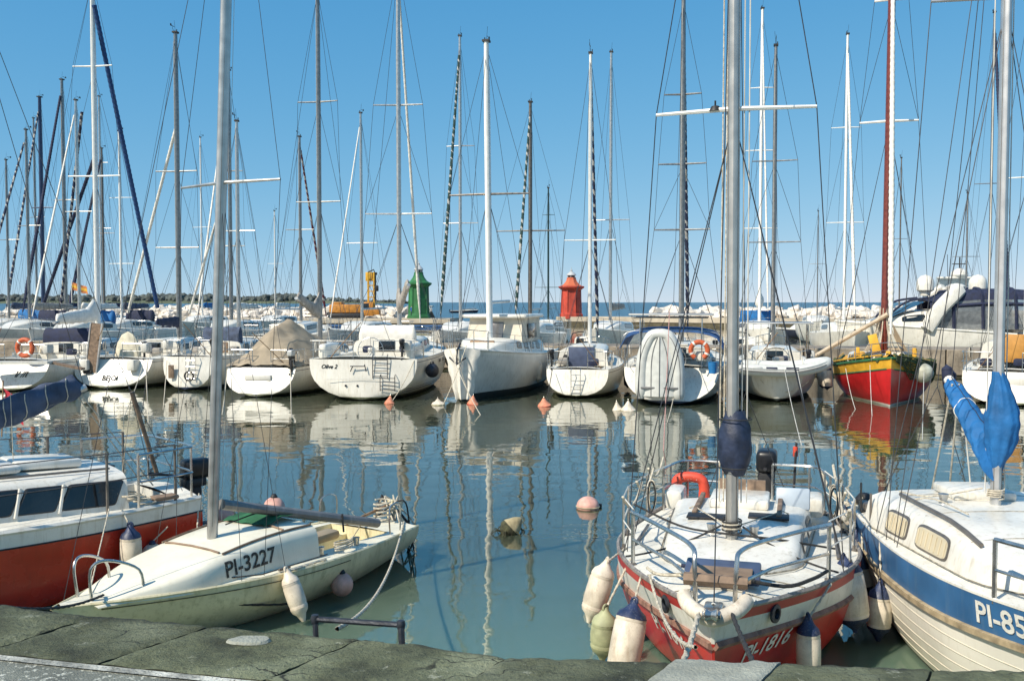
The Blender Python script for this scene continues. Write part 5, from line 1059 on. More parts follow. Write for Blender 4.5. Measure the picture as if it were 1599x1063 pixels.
# ------------------------------------------------------------------ near boats
# A: red cruiser at the left
def red_cruiser():
    o = empty('sailing_cruiser', (0, 0, 0), 0, 'red hulled sailing cruiser with white cabin and dark windows, bottom left', 'sailboat', 'boats at the quay'); place(o, V(-4.2, 12.1, 0), V(-.72, -.69, 0))
    H = Hull(6.6, 2.35, (1.2, .98, .95), .4, .62, .45, .7, .08, p=2.5, q=2.1); hull(H, o, [antif, antif, redhull, gel, gel], boot=(.02, .06), band=(.16, .01), n=36)
    deck(H, o, deckw, (.3, .95, .55, .45, .25), gel); rail(H, o, gel, .03); rail(H, o, rubber, .010, -.165, (0, .985), 'rubbing_strake', off=.0)
    c = Cabin(H, .98, 5.0, .80, .68, .42, nose=1.5); c.build(o, gel)
    for sd in (1, -1):
        for a, b in ((1.08, 1.66), (1.72, 2.10), (2.16, 2.60), (2.69, 3.12), (3.2, 3.6)): c.window(o, a, b, .20, .80, sd, rubber, glass, rim=.012, slant=-.06, e=.14)
        for x in (1.69, 2.13, 2.645, 3.16): T('window_pillar', [c.pt(x+.04, .12, sd, .015), c.pt(x-.03, .84, sd, .015)], .02, gel, o, 6)
        T('hand_rail', [c.top(x, sd*.55, .035) for x in linsp(1.1, 3.4, 8)], .014, alud, o, 6)
    MB().rbox(c.top(1.65, -.05, .06), (.72, .6, .10), .03, M=Matrix.Rotation(R(-3), 3, 'Y')).build('sliding_hatch', gel, o)
    MB().rbox(c.top(2.5, 0, .05), (1.0, .9, .09), .04).build('roof_hump', gel, o); MB().rbox(c.top(2.5, -.5, .07), (1.5, .06, .05), .01).build('roof_rail', teakd, o)
    MB().rbox((.955, .05, 1.15), (.04, .5, .48), .01).build('companionway_door', glass, o)
    guard(H, o, (.42, 1.28, 2.5, 3.8), .68, .016, (1, .55), alud, wire, lr=.006); pulpit(H, o, .9, .62, .016, bow=False)
    outboard(o, (-.02, -.02, .92), 0, .85)
    pts = [tolocal(o, P(246, 742, 12.0)), tolocal(o, P(206, 612, 11.6))]; T('wooden_spar', pts, .028, teakd, o, 8); q0 = tolocal(o, P(207, 655, 11.7)); T('spar_stay', [pts[1], tolocal(o, P(190, 745, 11.9))], .006, rope, o, 5)
    T('backstay', [tolocal(o, P(222, 600, 11.8)), tolocal(o, P(236, 540, 11.7))], .005, wire, o, 4) if False else None
    rig(o, H, 3.1, c.top(3.1).z-.05, 9.2, .065, alu, ((.5, .75),), back=True, wr=.004)
    T('boom', [(3.0, 0, 1.62), (1.15, 0, 2.30)], .045, alu, o, 8); cover(o, (2.9, 0, 1.72), (1.18, 0, 2.30), .15, .10, dimblue, n=60, k=22, wr=.17, seed=30)
    for k in range(7): 
        t = .1+k*.13; p = V(2.9, 0, 1.72).lerp(V(1.18, 0, 2.3), t); r_ = lerp(.155, .105, t); T('cover_tie', [p+V(.012*math.sin(a*3), .70*r_*math.cos(a), r_*.4+1.25*r_*math.sin(a)) for a in linsp(0, 6.28, 15)], .006, rope, o, 4)
    T('mainsheet', [(1.25, 0, 2.28), (.4, .1, 1.05)], .008, rope, o, 5); T('mainsheet', [(1.3, 0, 2.28), (.45, -.1, 1.05)], .008, rope, o, 5)
    T('topping_lift', [(1.18, 0, 2.35), (2.95, 0, 9.1)], .004, wire, o, 4); T('flag_line', [(2.0, .1, 2.3), (2.0, .15, 1.55)], .004, rope, o, 4)
    MB().rbox((.55, .75, 1.02), (.3, .18, .05), .02).build('rope_cleat', teakd, o); T('coiled_rope', [V(.75+.11*math.cos(a*1.0)+.01*a, .78+.09*math.sin(a), .99+.006*a) for a in linsp(0, 25, 60)], .011, rope, o, 5)
    return o, H
oA, HA = red_cruiser()
fl = empty('flag', P(2, 648, 11.0), 0, 'small red and pink flag hanging at the left edge below the blue boom cover', 'flag')
rows = [[V(.02+.13*k+.02*math.sin(j*1.3), .03*math.sin(k*4+j), .32-.07*j-.08*k) for k in range(3)] for j in range(5)]; MB().grid(rows).build('flag_cloth', redcl, fl, 60); T('flag_staff', [(0, 0, -.25), (.03, 0, .4)], .008, teak, fl, 6)
# B: cream racing dinghy
def cream_boat():
    o = empty('racing_keelboat', (0, 0, 0), 0, 'cream open keelboat lettered PI-3227 lying beside the quay', 'sailboat', 'boats at the quay'); place(o, V(-1.62, 12.45, 0), V(-.515, -.857, 0))
    H = Hull(4.75, 1.62, (.60, .50, .46), .18, .66, .46, .75, .05, p=1.9, q=1.5, be=1.9, camber=.05, vee=.8); hull(H, o, [cream, cream, cream, cream, cream], boot=(.01, .03), band=(.06, .02), n=40)
    deck(H, o, mat('cream_deck', (.76, .72, .58), .5, var=.07, scale=4, speck=.3, scol=(.4, .36, .24), bump=.1, bscale=120), (.55, 1.85, .46, .30, .10), cream, n=40); rail(H, o, cream, .016)
    rail(H, o, mat('grimy_strip', (.16, .13, .06), .8, var=.5, scale=14), .005, -.065, (.35, .93), 'grime_line', off=.004)
    c = Cabin(H, 1.95, 4.45, .60, .52, .36, nose=2.3, arcw=1.2); c.build(o, mat('pale_cream_gelcoat', (.78, .74, .60), .35, var=.05, scale=3, streak=.3, scol=(.45, .4, .25)), n=24)
    lettering('PI-3227', .215, lambda x, y: c.pt(2.92-x, .48+y/max(.1, c.hh(2.92-x)), 1, .006), letk, o)
    for sd in (1, -1): T('roof_trim', [c.top(x, sd*c.w(x)*.8, .012) for x in linsp(1.97, 3.2, 8)], .012, teakd, o, 5)
    T('roof_trim', [c.top(3.2, y, .012) for y in linsp(-.40, .40, 7)], .012, teakd, o, 5); T('roof_trim', [c.top(2.35, y, .012) for y in linsp(-.44, .44, 7)], .012, teakd, o, 5)
    rows = []
    for i in range(9):
        x = 1.75+.085*i; rows.append([V(x, y, c.top(max(x, 1.96), max(-.5, min(.5, y))).z+.045+.05*math.cos(y*3)*math.sin(i*.45)+.03*noise.noise(V(x*8, y*8, 2))) for y in linsp(-.40, .26, 12)])
    MB().grid(rows[::-1]).build('green_canvas_cover', greencl, o, 60)
    ms = rig(o, H, 2.93, c.top(2.93).z-.03, 8.6, .046, alu, ((.475, .72),), fore=True, back=False, lean=(.0, .42), wr=.004, track=True)
    a, b = V(2.82, .02, 1.18), V(.75, .42, .62); T('boom', [a, b], .058, mat('grey_boom', (.2, .19, .18), .5, .4, var=.15, streak=.4, scol=(.5, .47, .4)), o, 10, oval=1.35); T('mainsheet', [b.lerp(a, .1), V(.9, .1, .35)], .008, rope, o, 5)
    T('kicking_strap', [a.lerp(b, .25), V(2.75, 0, .95)], .008, ropeb, o, 5); T('boom_strap', [a.lerp(b, .72)+V(0, .07, .06), a.lerp(b, .72)+V(0, .09, -.15)], .012, ropeb, o, 5)
    for sd in (1, -1):
        z = H.zs(.95); T('bow_rail', arc([(4.42, sd*.10, z), (4.44, sd*.12, z+.30), (4.30, sd*.17, z+.36), (4.02, sd*.24, z+.22), (3.98, sd*.25, z-.02)], 5), .014, steel, o, 8)
        T('stern_rail', arc([(.42, sd*.52, .48), (.42, sd*.52, .80), (.66, sd*.55, .80), (.68, sd*.57, .49)], 4), .010, steel, o, 6)
        for x in (1.9, 1.3): MB().lathe([(.04, 0), (.035, .03), (.045, .08), (0, .085)], 10, o=(x, sd*.56, H.dz(x/4.75, .56))).build('winch', steel, o)
        MB().rbox((2.6, sd*.70, H.dz(.55, .7)+.02), (.16, .03, .03), .008).build('cleat', alud, o)
        T('deck_line', [(3.9, sd*.2, H.deck(3.9, .2).z+.02), (2.9, sd*.68, H.deck(2.9, .68).z+.02), (1.9, sd*.66, H.deck(1.9, .66).z+.02)], .007, ropeb if sd > 0 else rope, o, 5)
    MB().rbox((-.05, 0, .35), (.04, .1, .75), .015).build('rudder', cream, o); T('tiller', [(-.02, 0, .66), (.9, .08, .60)], .018, teak, o, 6)
    rr = random.Random(6)
    for k in range(7): T('tangled_rope', arc([(rr.uniform(.0, .25), rr.uniform(-.3, .35), .52), (-.08+rr.uniform(-.1, .1), rr.uniform(-.25, .3), .75), (-.2+rr.uniform(-.1, .1), rr.uniform(-.15, .4), .35), (-.25, rr.uniform(-.1, .4), -.05)], 5), .011, ropeb if k % 2 else rope, o, 5)
    T('coiled_rope', [V(.18+.12*math.cos(a), .05+.10*math.sin(a), .52+.008*a) for a in linsp(0, 30, 70)], .011, rope, o, 5)
    MB().rbox((.95, -.3, .40), (.5, .22, .12), .05).build('cushion', tan, o); T('coiled_rope', [V(1.6+.14*math.cos(a)*(1+.1*math.sin(a*3)), .62+.06*math.sin(a), .53+.004*a) for a in linsp(0, 22, 55)], .009, rope, o, 5)
    return o, H
oB, HB = cream_boat()
# C: red and white boat PI-1816
def red_white_boat():
    o = empty('sailing_cruiser', (0, 0, 0), 0, 'red and white sailing boat lettered PI-1816 with bow to the quay', 'sailboat', 'boats at the quay'); place(o, V(2.98, 12.05, 0), V(-.285, -.958, 0))
    L = 5.25; H = Hull(L, 2.42, (1.0, .80, .79), .35, .70, .44, .42, .05, p=2.3, q=1.9, be=1.75, vee=.8); hull(H, o, [antif, antif, mat('scarlet_hull_paint', (.56, .025, .018), .32, var=.14, scale=2.5, streak=.4, scol=(.2, .03, .02), coat=.2), gel, redstripe], boot=(.02, .05), band=(.25, .09), n=44)
    deck(H, o, deckw, (.35, 1.45, .62, .5, .25), gel, n=40); rail(H, o, mat('grey_toe_rail', (.30, .27, .24), .6, .3, var=.3, scale=20), .022, .01)
    rail(H, o, mat('faded_wood_rail', (.27, .14, .10), .7, var=.3, scale=10, streak=.4, scol=(.5, .38, .3)), .034, -.27, (0, 1.0), 'rubbing_strake', off=-.0)
    c = Cabin(H, 1.45, 4.05, .78, .60, .29, nose=1.9); c.build(o, gel, n=22)
    for sd in (1, -1): [c.window(o, a, a+.5, .3, .72, sd, alud, glass) for a in (1.7, 2.4)]
    MB().rbox(c.top(1.75, 0, .05), (.62, .62, .10), .03).build('sliding_hatch', gel, o); MB().rbox((1.43, 0, 1.05), (.05, .52, .55), .01).build('companionway_door', teakd, o)
    for sd in (-1, 1): MB().rbox(c.top(1.95, sd*.42, .03), (1.0, .05, .05), .01).build('grab_rail', teakd, o)
    MB().rbox(c.top(2.55, -.28, .012), (.22, .4, .02), .005).build('roof_vent', rubber, o); MB().rbox(c.top(2.4, .32, .012), (.22, .4, .02), .005).build('roof_vent', rubber, o)
    MB().rbox((1.55, .55, 1.16), (.05, .36, .24), .03, M=Matrix.Rotation(R(-20), 3, 'Y')).build('spray_panel', mat('blue_grey_panel', (.36, .42, .48), .4), o)
    M1 = Matrix.Rotation(R(10), 3, 'Y'); zc = H.dz(.86, 0)
    hb_ = MB().rbox((4.28, 0, zc+.05), (.34, .62, .07), .02, M=M1).build('blue_foredeck_hatch', bluegrey, o); MB().rbox((4.47, 0, zc+.08), (.3, .5, .03), .01, M=Matrix.Rotation(R(4), 3, 'Y')).build('hatch_board', brownb, o)
    T('hatch_trim', [(4.12, -.36, zc+.03), (4.12, .36, zc+.03)], .016, navy, o, 6)
    
    for sd in (1, -1):
        ya, yb = H.hb(3.6/L)-.06, H.hb(4.95/L)*.9
        T('pulpit', arc([(3.6, sd*ya, .87), (3.6, sd*ya, 1.30), (3.72, sd*(ya-.03), 1.37), (4.5, sd*lerp(ya, yb, .68), 1.41), (4.9, sd*yb, 1.40), (5.02, sd*(yb-.03), 1.30), (5.03, sd*(yb-.04), .98)], 5), .019, steel, o, 8)
        T('pulpit', [(3.6, sd*ya, 1.1), (4.5, sd*lerp(ya, yb, .68), 1.17), (5.03, sd*(yb-.03), 1.17)], .015, steel, o, 8)
    guard(H, o, (.5, 1.35, 2.2, 2.9, 3.6), .52, .013, (1, .55), steel, wirew, lr=.008); pulpit(H, o, .75, .50, .016, bow=False, gap=.3)
    # stem fitting and white bow fender
    q = MB(); q.rbox((L-.02, 0, H.zs(1)+.02), (.3, .14, .05), .015); q.lathe([(.03, -.05), (.05, -.04), (.03, 0), (.05, .04), (.03, .05)], 10, M=Matrix.Rotation(R(90), 3, 'X'), o=(L+.12, 0, H.zs(1)+.03)); q.build('bow_roller', steel, o)
    T('bow_fender', arc([(L-.24, -.24, H.zs(.97)+.07), (L-.06, -.17, H.zs(1)+.02), (L+.06, 0, H.zs(1)-.02), (L-.06, .17, H.zs(1)+.02), (L-.24, .24, H.zs(.97)+.07)], 6), [.035]+[.058]*23+[.035], fendw, o, 14)
    T('bow_board', [(L-.25, -.24, H.zs(.96)+.2), (L-.25, .24, H.zs(.96)+.2)], .05, teakd, o, 6)
    for sd in (1, -1):
        p = H.side(4.55, .83, sd, .01); mb = MB(); nrm = V(.45, sd*.9, 0).normalized(); mb.lathe([(.075, 0), (.075, .02), (.045, .025), (.04, .0), (0, .0)], 16, M=nrm.to_track_quat('Z', 'Y').to_matrix(), o=p); mb.build('fairlead', dsteel, o)
        lettering('PI-1816', .20, (lambda x, y: H.side(4.30+x, .50+y, -1, .008)) if sd < 0 else (lambda x, y: H.side(4.42-x, .52+y, 1, .008)), letw, o)
    ms = rig(o, H, 3.12, c.top(3.12).z-.03, 9.6, .058, mat('champagne_anodised_mast', (.52, .50, .46), .35, .6, var=.1, scale=6, streak=.5, scol=(.25, .24, .22)), ((.475, .74),), wr=.005, lean=(0, -.03), back=True, sprm=aluw, track=True)
    for y in (-.11, -.075, .075, .12): T('halyard', [(3.12-.03, y, 9.3), (3.12-.02, y*1.1, 1.4)], .0065, rope if y < 0 else wirew, o, 5)
    mt = V(3.12, -.01, 5.1); q = MB(); tip = mt+V(-.04, -.18, -.03); q.lathe([(.0, .03), (.035, .028), (.06, -.012), (.062, -.02), (0, -.02)], 12, o=tip+V(0, 0, .05)); q.tube([tip+V(0, 0, .06), tip+V(0, 0, .13)], .009, 5); q.build('deck_floodlight', rubber, ms)
    # navy bag laced round the lower mast
    rows = []
    for i in range(23):
        t = i/22; z = 1.66+.62*t; r_ = .085+.085*math.sin(math.pi*min(1, t*1.02))**.8*(1-.25*t); row = []
        for j in range(18):
            a = 2*math.pi*j/18; w = 1+.12*noise.noise(V(math.cos(a)*2, math.sin(a)*2, t*4))+.05*math.sin(a*6+t*16); row.append(V(3.12+r_*math.cos(a)*w*1.0-.02, r_*math.sin(a)*w+.02, z))
        rows.append(row)
    MB().grid(rows, cv=True).build('navy_sail_bag', mat('navy_nylon', (.018, .028, .06), .55, var=.3, scale=9, bump=.4, bscale=18), o, 70)
    for z in (1.74, 1.98, 2.2): T('bag_strap', [V(3.10+.155*math.cos(a), .02+.155*math.sin(a), z) for a in linsp(0, 6.28, 17)], .006, ropeb, o, 5) if z != 1.98 else None
    for sd in (-1, 1):
        q = MB(); q.lathe([(.045, 0), (.035, .03), (.05, .09), (0, .1)], 12, o=c.top(3.0, sd*.2, -.01)); q.build('mast_winch', steel, o)
        T('control_line', sag(c.top(3.1, sd*.1, .1), H.deck(3.5, sd*.95, .05), .05), .010, ropeb, o, 6); T('control_line', [c.top(3.05, sd*.08, .1), c.top(2.2, sd*.45, .04), H.deck(1.5, sd*.8, .05)], .007, rope, o, 5)
    outboard(o, (-.02, .22, 1.0), 0, .95); T('ensign_pole', [(.1, .55, .86), (-.05, .58, 1.55)], .018, rubber, o, 6); MB().lathe([(.03, 0), (.03, .12), (0, .13)], 8, o=(-.04, .57, 1.38)).build('stern_light', redfoam, o)
    for k in range(3): T('draped_rope', sag((.5+.85*k, 1.0, 1.38), (1.35+.85*k, 1.06, 1.38), .12+.03*k), .016, rope, o, 6); T('draped_rope', sag((.5+.85*k, -1.0, 1.38), (1.35+.85*k, -1.06, 1.38), .16), .014, rope, o, 6)
    rr = random.Random(9)
    for k in range(6): T('coiled_rope', [V(1.3+.35*k*.2+.02*math.sin(a*2+k), (1 if k < 4 else -1)*(.98+.04*math.cos(a)), 1.12+.17*math.sin(a)) for a in linsp(k, k+9, 36)], .010, ropeb if k % 2 else rope, o, 5)
    T('anchor_rope', arc([(4.6, .12, 1.1), (4.45, .5, 1.02), (4.1, .72, 1.0), (3.7, .85, .97)], 5), .016, ropeb, o, 6); T('anchor_rope', arc([(4.6, -.12, 1.1), (4.4, -.5, 1.02), (4.15, -.65, 1.0)], 5), .014, rope, o, 6)
    MB().rbox((1.0, -.78, 1.0), (.5, .2, .22), .05).build('cockpit_coaming', gel, o); MB().rbox((1.0, .78, 1.0), (.5, .2, .22), .05).build('cockpit_coaming', gel, o)
    seam = mat('deck_seam_grime', (.28, .25, .19), .8, var=.4, scale=20)
    for x in (4.02, 4.62): T('deck_seam', [H.deck(x, y, -.008) for y in linsp(-H.hb(x/L)*.9, H.hb(x/L)*.9, 9)], .005, seam, o, 4)
    for sd in (1, -1):
        T('deck_seam', [V(x, sd*(c.w(x)+.012), c.base(x)+.036) for x in linsp(1.5, 3.9, 14)], .007, seam, o, 4)
        q = MB(); p_ = H.deck(4.75, sd*.2, .0); q.rbox(p_+V(0, 0, .035), (.17, .025, .022), .008); q.box(p_+V(.03, 0, .012), (.02, .02, .04)); q.box(p_+V(-.03, 0, .012), (.02, .02, .04)); q.build('bow_cleat', steel, o)
        for x in (.5, 1.35, 2.2, 2.9, 3.6): MB().lathe([(.035, -.01), (.035, .012), (.018, .02), (.016, .05)], 10, o=V(x, sd*(H.hb(x/L)-.06), H.zs(x/L))).build('stanchion_base', alud, o)
        MB().rbox(H.deck(2.3, sd*.98, .015), (.9, .03, .02), .006).build('jib_track', alud, o)
        for k in range(9): MB().lathe([(.009, 0), (.007, .006), (0, .007)], 6, o=V(3.2+.2*k, sd*(H.hb((3.2+.2*k)/L)-.012), H.zs((3.2+.2*k)/L)+.03)).build('rail_bolt', steel, o)
    T('jib_sheet', arc([H.deck(2.7, -1.0, .4), c.top(3.0, -.5, .05), c.top(3.2, -.05, .06), c.top(3.15, .4, .03), H.deck(2.6, .95, .06)], 6), .011, ropeb, o, 6)
    for k in range(5): T('mast_lashing', [V(3.12+.095*math.cos(a), .09*math.sin(a), c.top(3.12).z+.05+.02*k+.004*a) for a in linsp(k, k+6.5, 16)], .008, rope if k % 2 else ropeb, o, 5)
    return o, H, c
oC, HC, cC = red_white_boat()
def horseshoe():
    o = empty('horseshoe_lifebuoy', toworld(oC, (.22, -.70, .92)), oC.rotation_euler[2]+R(90), 'red horseshoe lifebuoy strapped to the stern rail of the red and white boat', 'lifebuoy'); o.scale = (.88, .88, .85)
    pts = arc([(-.2, 0, -.22), (-.2, 0, .05), (-.16, 0, .18), (0, 0, .22), (.16, 0, .18), (.2, 0, .05), (.2, 0, -.22)], 5); n = len(pts); MB().tube(pts, [.075]*n, 12).build('foam_body', redfoam, o, 50)
    for s in (-.2, .2): MB().tube([(s, 0, .0), (s, 0, -.20)], .079, 12).build('cover_seam', redfoam, o)
    T('lashing', [(-.1+.02*i, -.08*(-1)**i, .2+.02*math.sin(i)) for i in range(11)], .006, whitec, o, 4)
horseshoe()
# D: blue and white boat at the right
def blue_boat():
    o = empty('sailing_cruiser', (0, 0, 0), 0, 'white clinker sailing boat with blue band lettered PI-85 at the right edge', 'sailboat', 'boats at the quay'); place(o, V(4.74, 10.95, 0), V(-.055, -.998, 0))
    L = 5.5; H = Hull(L, 2.16, (1.16, 1.0, 1.0), .4, .78, .42, .5, -.08, p=2.6, q=2.1, be=2.3, vee=.75); hull(H, o, [antif, antif, mat('ivory_hull_paint', (.77, .73, .64), .4, var=.06, scale=2, streak=.4, scol=(.45, .38, .27)), bluehull, bluehull], boot=(.02, .04), band=(.28, .015), n=44, bulge=.05)
    deck(H, o, deckw, (.3, .95, .55, .45, .25), gel, n=40); rail(H, o, gel, .016)
    rail(H, o, mat('tan_rubbing_strake', (.36, .28, .17), .65, var=.3, scale=10, streak=.4, scol=(.15, .11, .07)), .04, -.31, (0, .99), 'rubbing_strake', off=.0)
    for sd in (-1, 1):
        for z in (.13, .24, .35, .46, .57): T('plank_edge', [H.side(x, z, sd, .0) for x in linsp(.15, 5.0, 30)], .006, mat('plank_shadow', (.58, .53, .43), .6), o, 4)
    c = Cabin(H, .95, 4.3, .99, .80, .36, nose=1.9); c.build(o, gel, n=24)
    for sd in (-1, 1):
        for a, b in ((1.52, 2.0), (2.22, 2.84)):
            fr_ = c.window(o, a, b, .24, .74, sd, alud, curt, rim=.022)
            cu = MB()
            for k in range(7): x = lerp(a+.04, b-.04, k/6); cu.tube([c.pt(x, .3, sd, .016), c.pt(x, .68, sd, .016)], .007, 5)
            cu.build('curtain_fold', curt, fr_)
        T('hand_rail', [c.top(x, sd*.72, .03) for x in linsp(1.3, 3.2, 7)], .02, alud, o, 8)
    MB().rbox(c.top(3.4, 0, .02), (.55, .6, .05), .02).build('tan_deck_hatch', mat('tan_hatch', (.5, .36, .2), .6, var=.12), o); MB().rbox(c.top(1.3, 0, .04), (.6, .6, .09), .03).build('sliding_hatch', gel, o)
    lettering('PI-85', .24, lambda x, y: H.side(3.86+x, H.zs((3.86+x)/L)-.145+y, -1, .008), letw, o); lettering('PI-85', .24, lambda x, y: H.side(3.52-x, H.zs((3.52-x)/L)-.145+y, 1, .008), letw, o)
    pulpit(H, o, 3.75, .46, .018, ins=.10)
    zb = c.top(1.8).z; rig(o, H, 1.8, zb-.03, 9.4, .047, mat('pale_anodised_mast', (.55, .55, .54), .35, .6, var=.08, scale=6), ((.60, .66),), wr=.0045, lean=(-.05, .04), track=True); 
    # blue canvas: one sleeve laced round the mast, one along the topped-up boom
    rows = []
    for i in range(27):
        t = i/26; z = 1.72+.92*t; r_ = .052+.10*math.sin(math.pi*t**.85)**1.2; row = []
        for j in range(44):
            a = 2*math.pi*j/44; w = 1+.03*math.sin(a*7+t*5)+.03*math.sin(t*42+2*math.sin(a))+.045*math.sin(a*11+1.5*math.sin(t*4))+.13*noise.noise(V(math.cos(a)*2, math.sin(a)*2, t*5)); row.append(V(1.8+r_*math.cos(a)*w, r_*math.sin(a)*w+.05*math.sin(math.pi*t), z))
        rows.append(row)
    mb = MB().grid(rows, cv=True); mb.build('blue_mast_sleeve', bluec, o, 70)
    e0, e1 = V(1.74, -.03, 1.98), V(1.0, -.12, 2.46); T('boom', [e0, e0.lerp(e1, 1.05)], .038, alu, o, 8); rows = []
    for i in range(49):                                      # canvas draped over the boom and sagging towards the mast foot
        t = i/48; top = e0.lerp(e1, t)+V(0, 0, .055); hang = (.26*(1-t)**1.1+.17)*(1-.35*sm(.93, 1, t)); hw = (.095+.04*(1-t))*(1-.3*sm(.94, 1, t)); row = []
        for j in range(28):
            a = 2*math.pi*j/28; cz = math.cos(a); f_ = noise.noise(V(t*11+cz*2.2, math.sin(a)*2, 3))*.022+.016*math.sin(t*34-cz*5+math.sin(a)*2)*(.4+.6*(1-t))+.010*math.sin(t*71+a*3)
            row.append(V(top.x-.16*(1-t)*(.5-.5*cz)*0+.10*(.5-.5*cz)*(1-t), top.y+(hw+f_)*math.sin(a)*(.55+.45*math.sqrt(max(0, 1-(.5-.5*cz)**2*.8))), top.z-hang*(.5-.5*cz)+f_*.4))
        rows.append(row)
    mb = MB().grid(rows, cv=True); mb.add(rows[0], [tuple(range(28))]); mb.add(rows[-1], [tuple(range(28))[::-1]]); mb.build('blue_boom_cover', bluec, o, 75)
    T('cover_seam', [r_[0]+V(0, 0, .006) for r_ in rows[::3]], .005, navy, o, 4); T('boom_end_cap', [e0.lerp(e1, 1.0), e0.lerp(e1, 1.08)], .05, whitec, o, 10)
    for i_ in (30,): T('cover_lacing', [p_+V(0, .004*math.copysign(1, math.sin(2*math.pi*q_/28)), 0) for q_, p_ in enumerate(rows[i_])], .005, whitec, o, 4, closed=True)
    for y in (-.03, .04): T('mainsheet', [e1+V(.1, y, 0), V(.35, y*3, 1.0)], .011, rope, o, 5)
    T('mainsheet', [e1.lerp(e0, .3), V(1.0, .1, 1.35)], .009, wirew, o, 5); T('topping_lift', [e1, (1.75, .03, 9.3)], .004, wire, o, 4)
    for y in (-.08, .085): T('halyard', [(1.78, y, 9.1), (1.77, y*1.1, zb+.1)], .006, wirew, o, 5)
    q = MB(); q.lathe([(.10, 0), (.10, .05), (.05, .11), (0, .12)], 12, o=(.12, -.72, 1.02)); q.build('stern_roller', rubber, o)
    MB().rbox((.45, -.8, 1.06), (.22, .1, .08), .02).build('stern_cleat', alud, o)
    pts = [tolocal(o, P(1412, 792, 9.55)), tolocal(o, P(1502, 866, 8.25))]; T('boat_hook', pts, .022, mat('grey_pole', (.30, .25, .21), .6, var=.2), o, 8)
    for x in (.5, 1.1): T('stanchion', [(x, -H.hb(x/L)+.05, 1.0), (x, -H.hb(x/L)+.05, 1.32)], .012, alud, o, 6)
    T('shroud', [H.deck(1.9, -.98), V(1.85, -.1, 8)], .004, wire, o, 4); T('jib_sheet', arc([H.deck(.9, -.9, .04), c.top(1.6, -.6, .04), c.top(2.4, -.5, .03)], 5), .008, rope, o, 5)
    q = MB(); q.lathe([(.045, 0), (.035, .03), (.05, .09), (0, .1)], 12, o=c.top(1.7, -.45, 0)); q.build('mast_winch', steel, o)
    T('halyard_tail', arc([c.top(1.75, -.1, .15), c.top(1.5, -.5, .03), c.top(1.2, -.7, .04)], 4), .008, rope, o, 5)
    seam = mat('deck_seam_grime', (.28, .25, .19), .8, var=.4, scale=20)
    for sd in (1, -1): T('deck_seam', [V(x, sd*(c.w(x)+.012), c.base(x)+.036) for x in linsp(1.0, 4.1, 16)], .007, seam, o, 4)
    for x in (1.25, 2.15, 3.05): T('deck_seam', [c.top(x, y, .002) for y in linsp(-c.w(x)*.85, c.w(x)*.85, 9)], .004, seam, o, 4)
    for k in range(4): T('mast_lashing', [V(1.8+.075*math.cos(a), .075*math.sin(a), zb+.06+.02*k+.004*a) for a in linsp(k, k+6.5, 16)], .007, rope, o, 5)
    MB().rbox(c.top(2.6, .25, .015), (.5, .03, .02), .006).build('jib_track', alud, o)
    return o, H, c
oD, HD, cD = blue_boat()
# ------------------------------------------------------------------ fenders
def hangf(o, H, x, side, z, label, ln=.6, r=.11, tilt=(0, 0), **k):
    p = H.side(x, z, side, r+.02); e = H.deck(x, side*(H.hb(x/H.L)-.03), .03); fender(toworld(o, p), label, ln, r, tilt, hang=toworld(o, e), **k)
hangf(oA, HA, 1.12, 1, .82, 'dirty white fender with navy top hanging on the red cruiser hull', .58, .115)
ball_fender(P(238, 866, 10.9), .125, 'round white fender with black top between the red cruiser and cream boat', fendw, P(262, 822, 11.0))
fender(P(448, 892, 9.72), 'cream fender leaning off the side of the PI-3227 boat', .50, .095, (.36, -.1), ends=fendw, hang=toworld(oB, HB.deck(2.0, .73)))
ball_fender(P(534, 912, 10.55), .125, 'faded pink round fender hanging beside the PI-3227 boat stern', pink, toworld(oB, HB.deck(1.25, .70)))
ball_fender(P(346, 806, 12.6), .16, 'faded red round buoy behind the dinghy mast', pink, None); ball_fender(P(428, 793, 13.2), .15, 'pale pink round buoy lying behind the grey boom', pink, None)
fender(P(947, 878, 9.0), 'white fender splayed out at the left side of the PI-1816 boat', .56, .115, (-.30, -.05), hang=toworld(oC, HC.deck(2.9, -1.05)), ends=fendw)
fender(P(990, 942, 7.95), 'long white fender with blue top at the left bow of the PI-1816 boat', .66, .135, (-.22, -.25), hang=toworld(oC, HC.deck(4.0, -.72)))
fender(P(1262, 966, 7.95), 'white square edged fender with blue top at the right bow of PI-1816', .55, .10, (.02, 0), hang=toworld(oC, HC.deck(3.75, .88)))
fender(P(1318, 872, 9.0), 'large dirty white fender with navy top between the two right boats', .66, .155, (.14, -.1), hang=toworld(oC, HC.deck(2.7, 1.10)))
fender(P(1375, 912, 9.15), 'dirty white fender with black lanyard on the blue banded hull', .52, .115, (-.03, 0), hang=toworld(oD, HD.deck(1.7, -1.05)))
fender(P(1337, 830, 10.4), 'small white fender with blue top jammed at the blue boat stern', .40, .10, (-.1, 0), hang=toworld(oD, HD.deck(.25, -.84)))
fender(P(1346, 868, 9.9), 'slim white fender with blue cap behind the large dirty fender', .42, .085, (.12, 0), hang=toworld(oD, HD.deck(.7, -.92)))
fender(P(945, 952, 8.6), 'greenish white fender low in the water beside the long white fender', .45, .12, (-.05, .05), hang=toworld(oC, HC.deck(3.4, -.92)), body=mat('algae_fender', (.34, .35, .2), .6, var=.25, scale=6), ends=MC['algae_fender'] if 'algae_fender' in MC else rubber)
ball_fender(P(1318, 812, 11.0), .13, 'white ball fender at the stern of the blue banded boat', fendw, toworld(oD, HD.deck(.1, -.8)))
bf = mat('black_fender_rubber', (.02, .025, .04), .45)
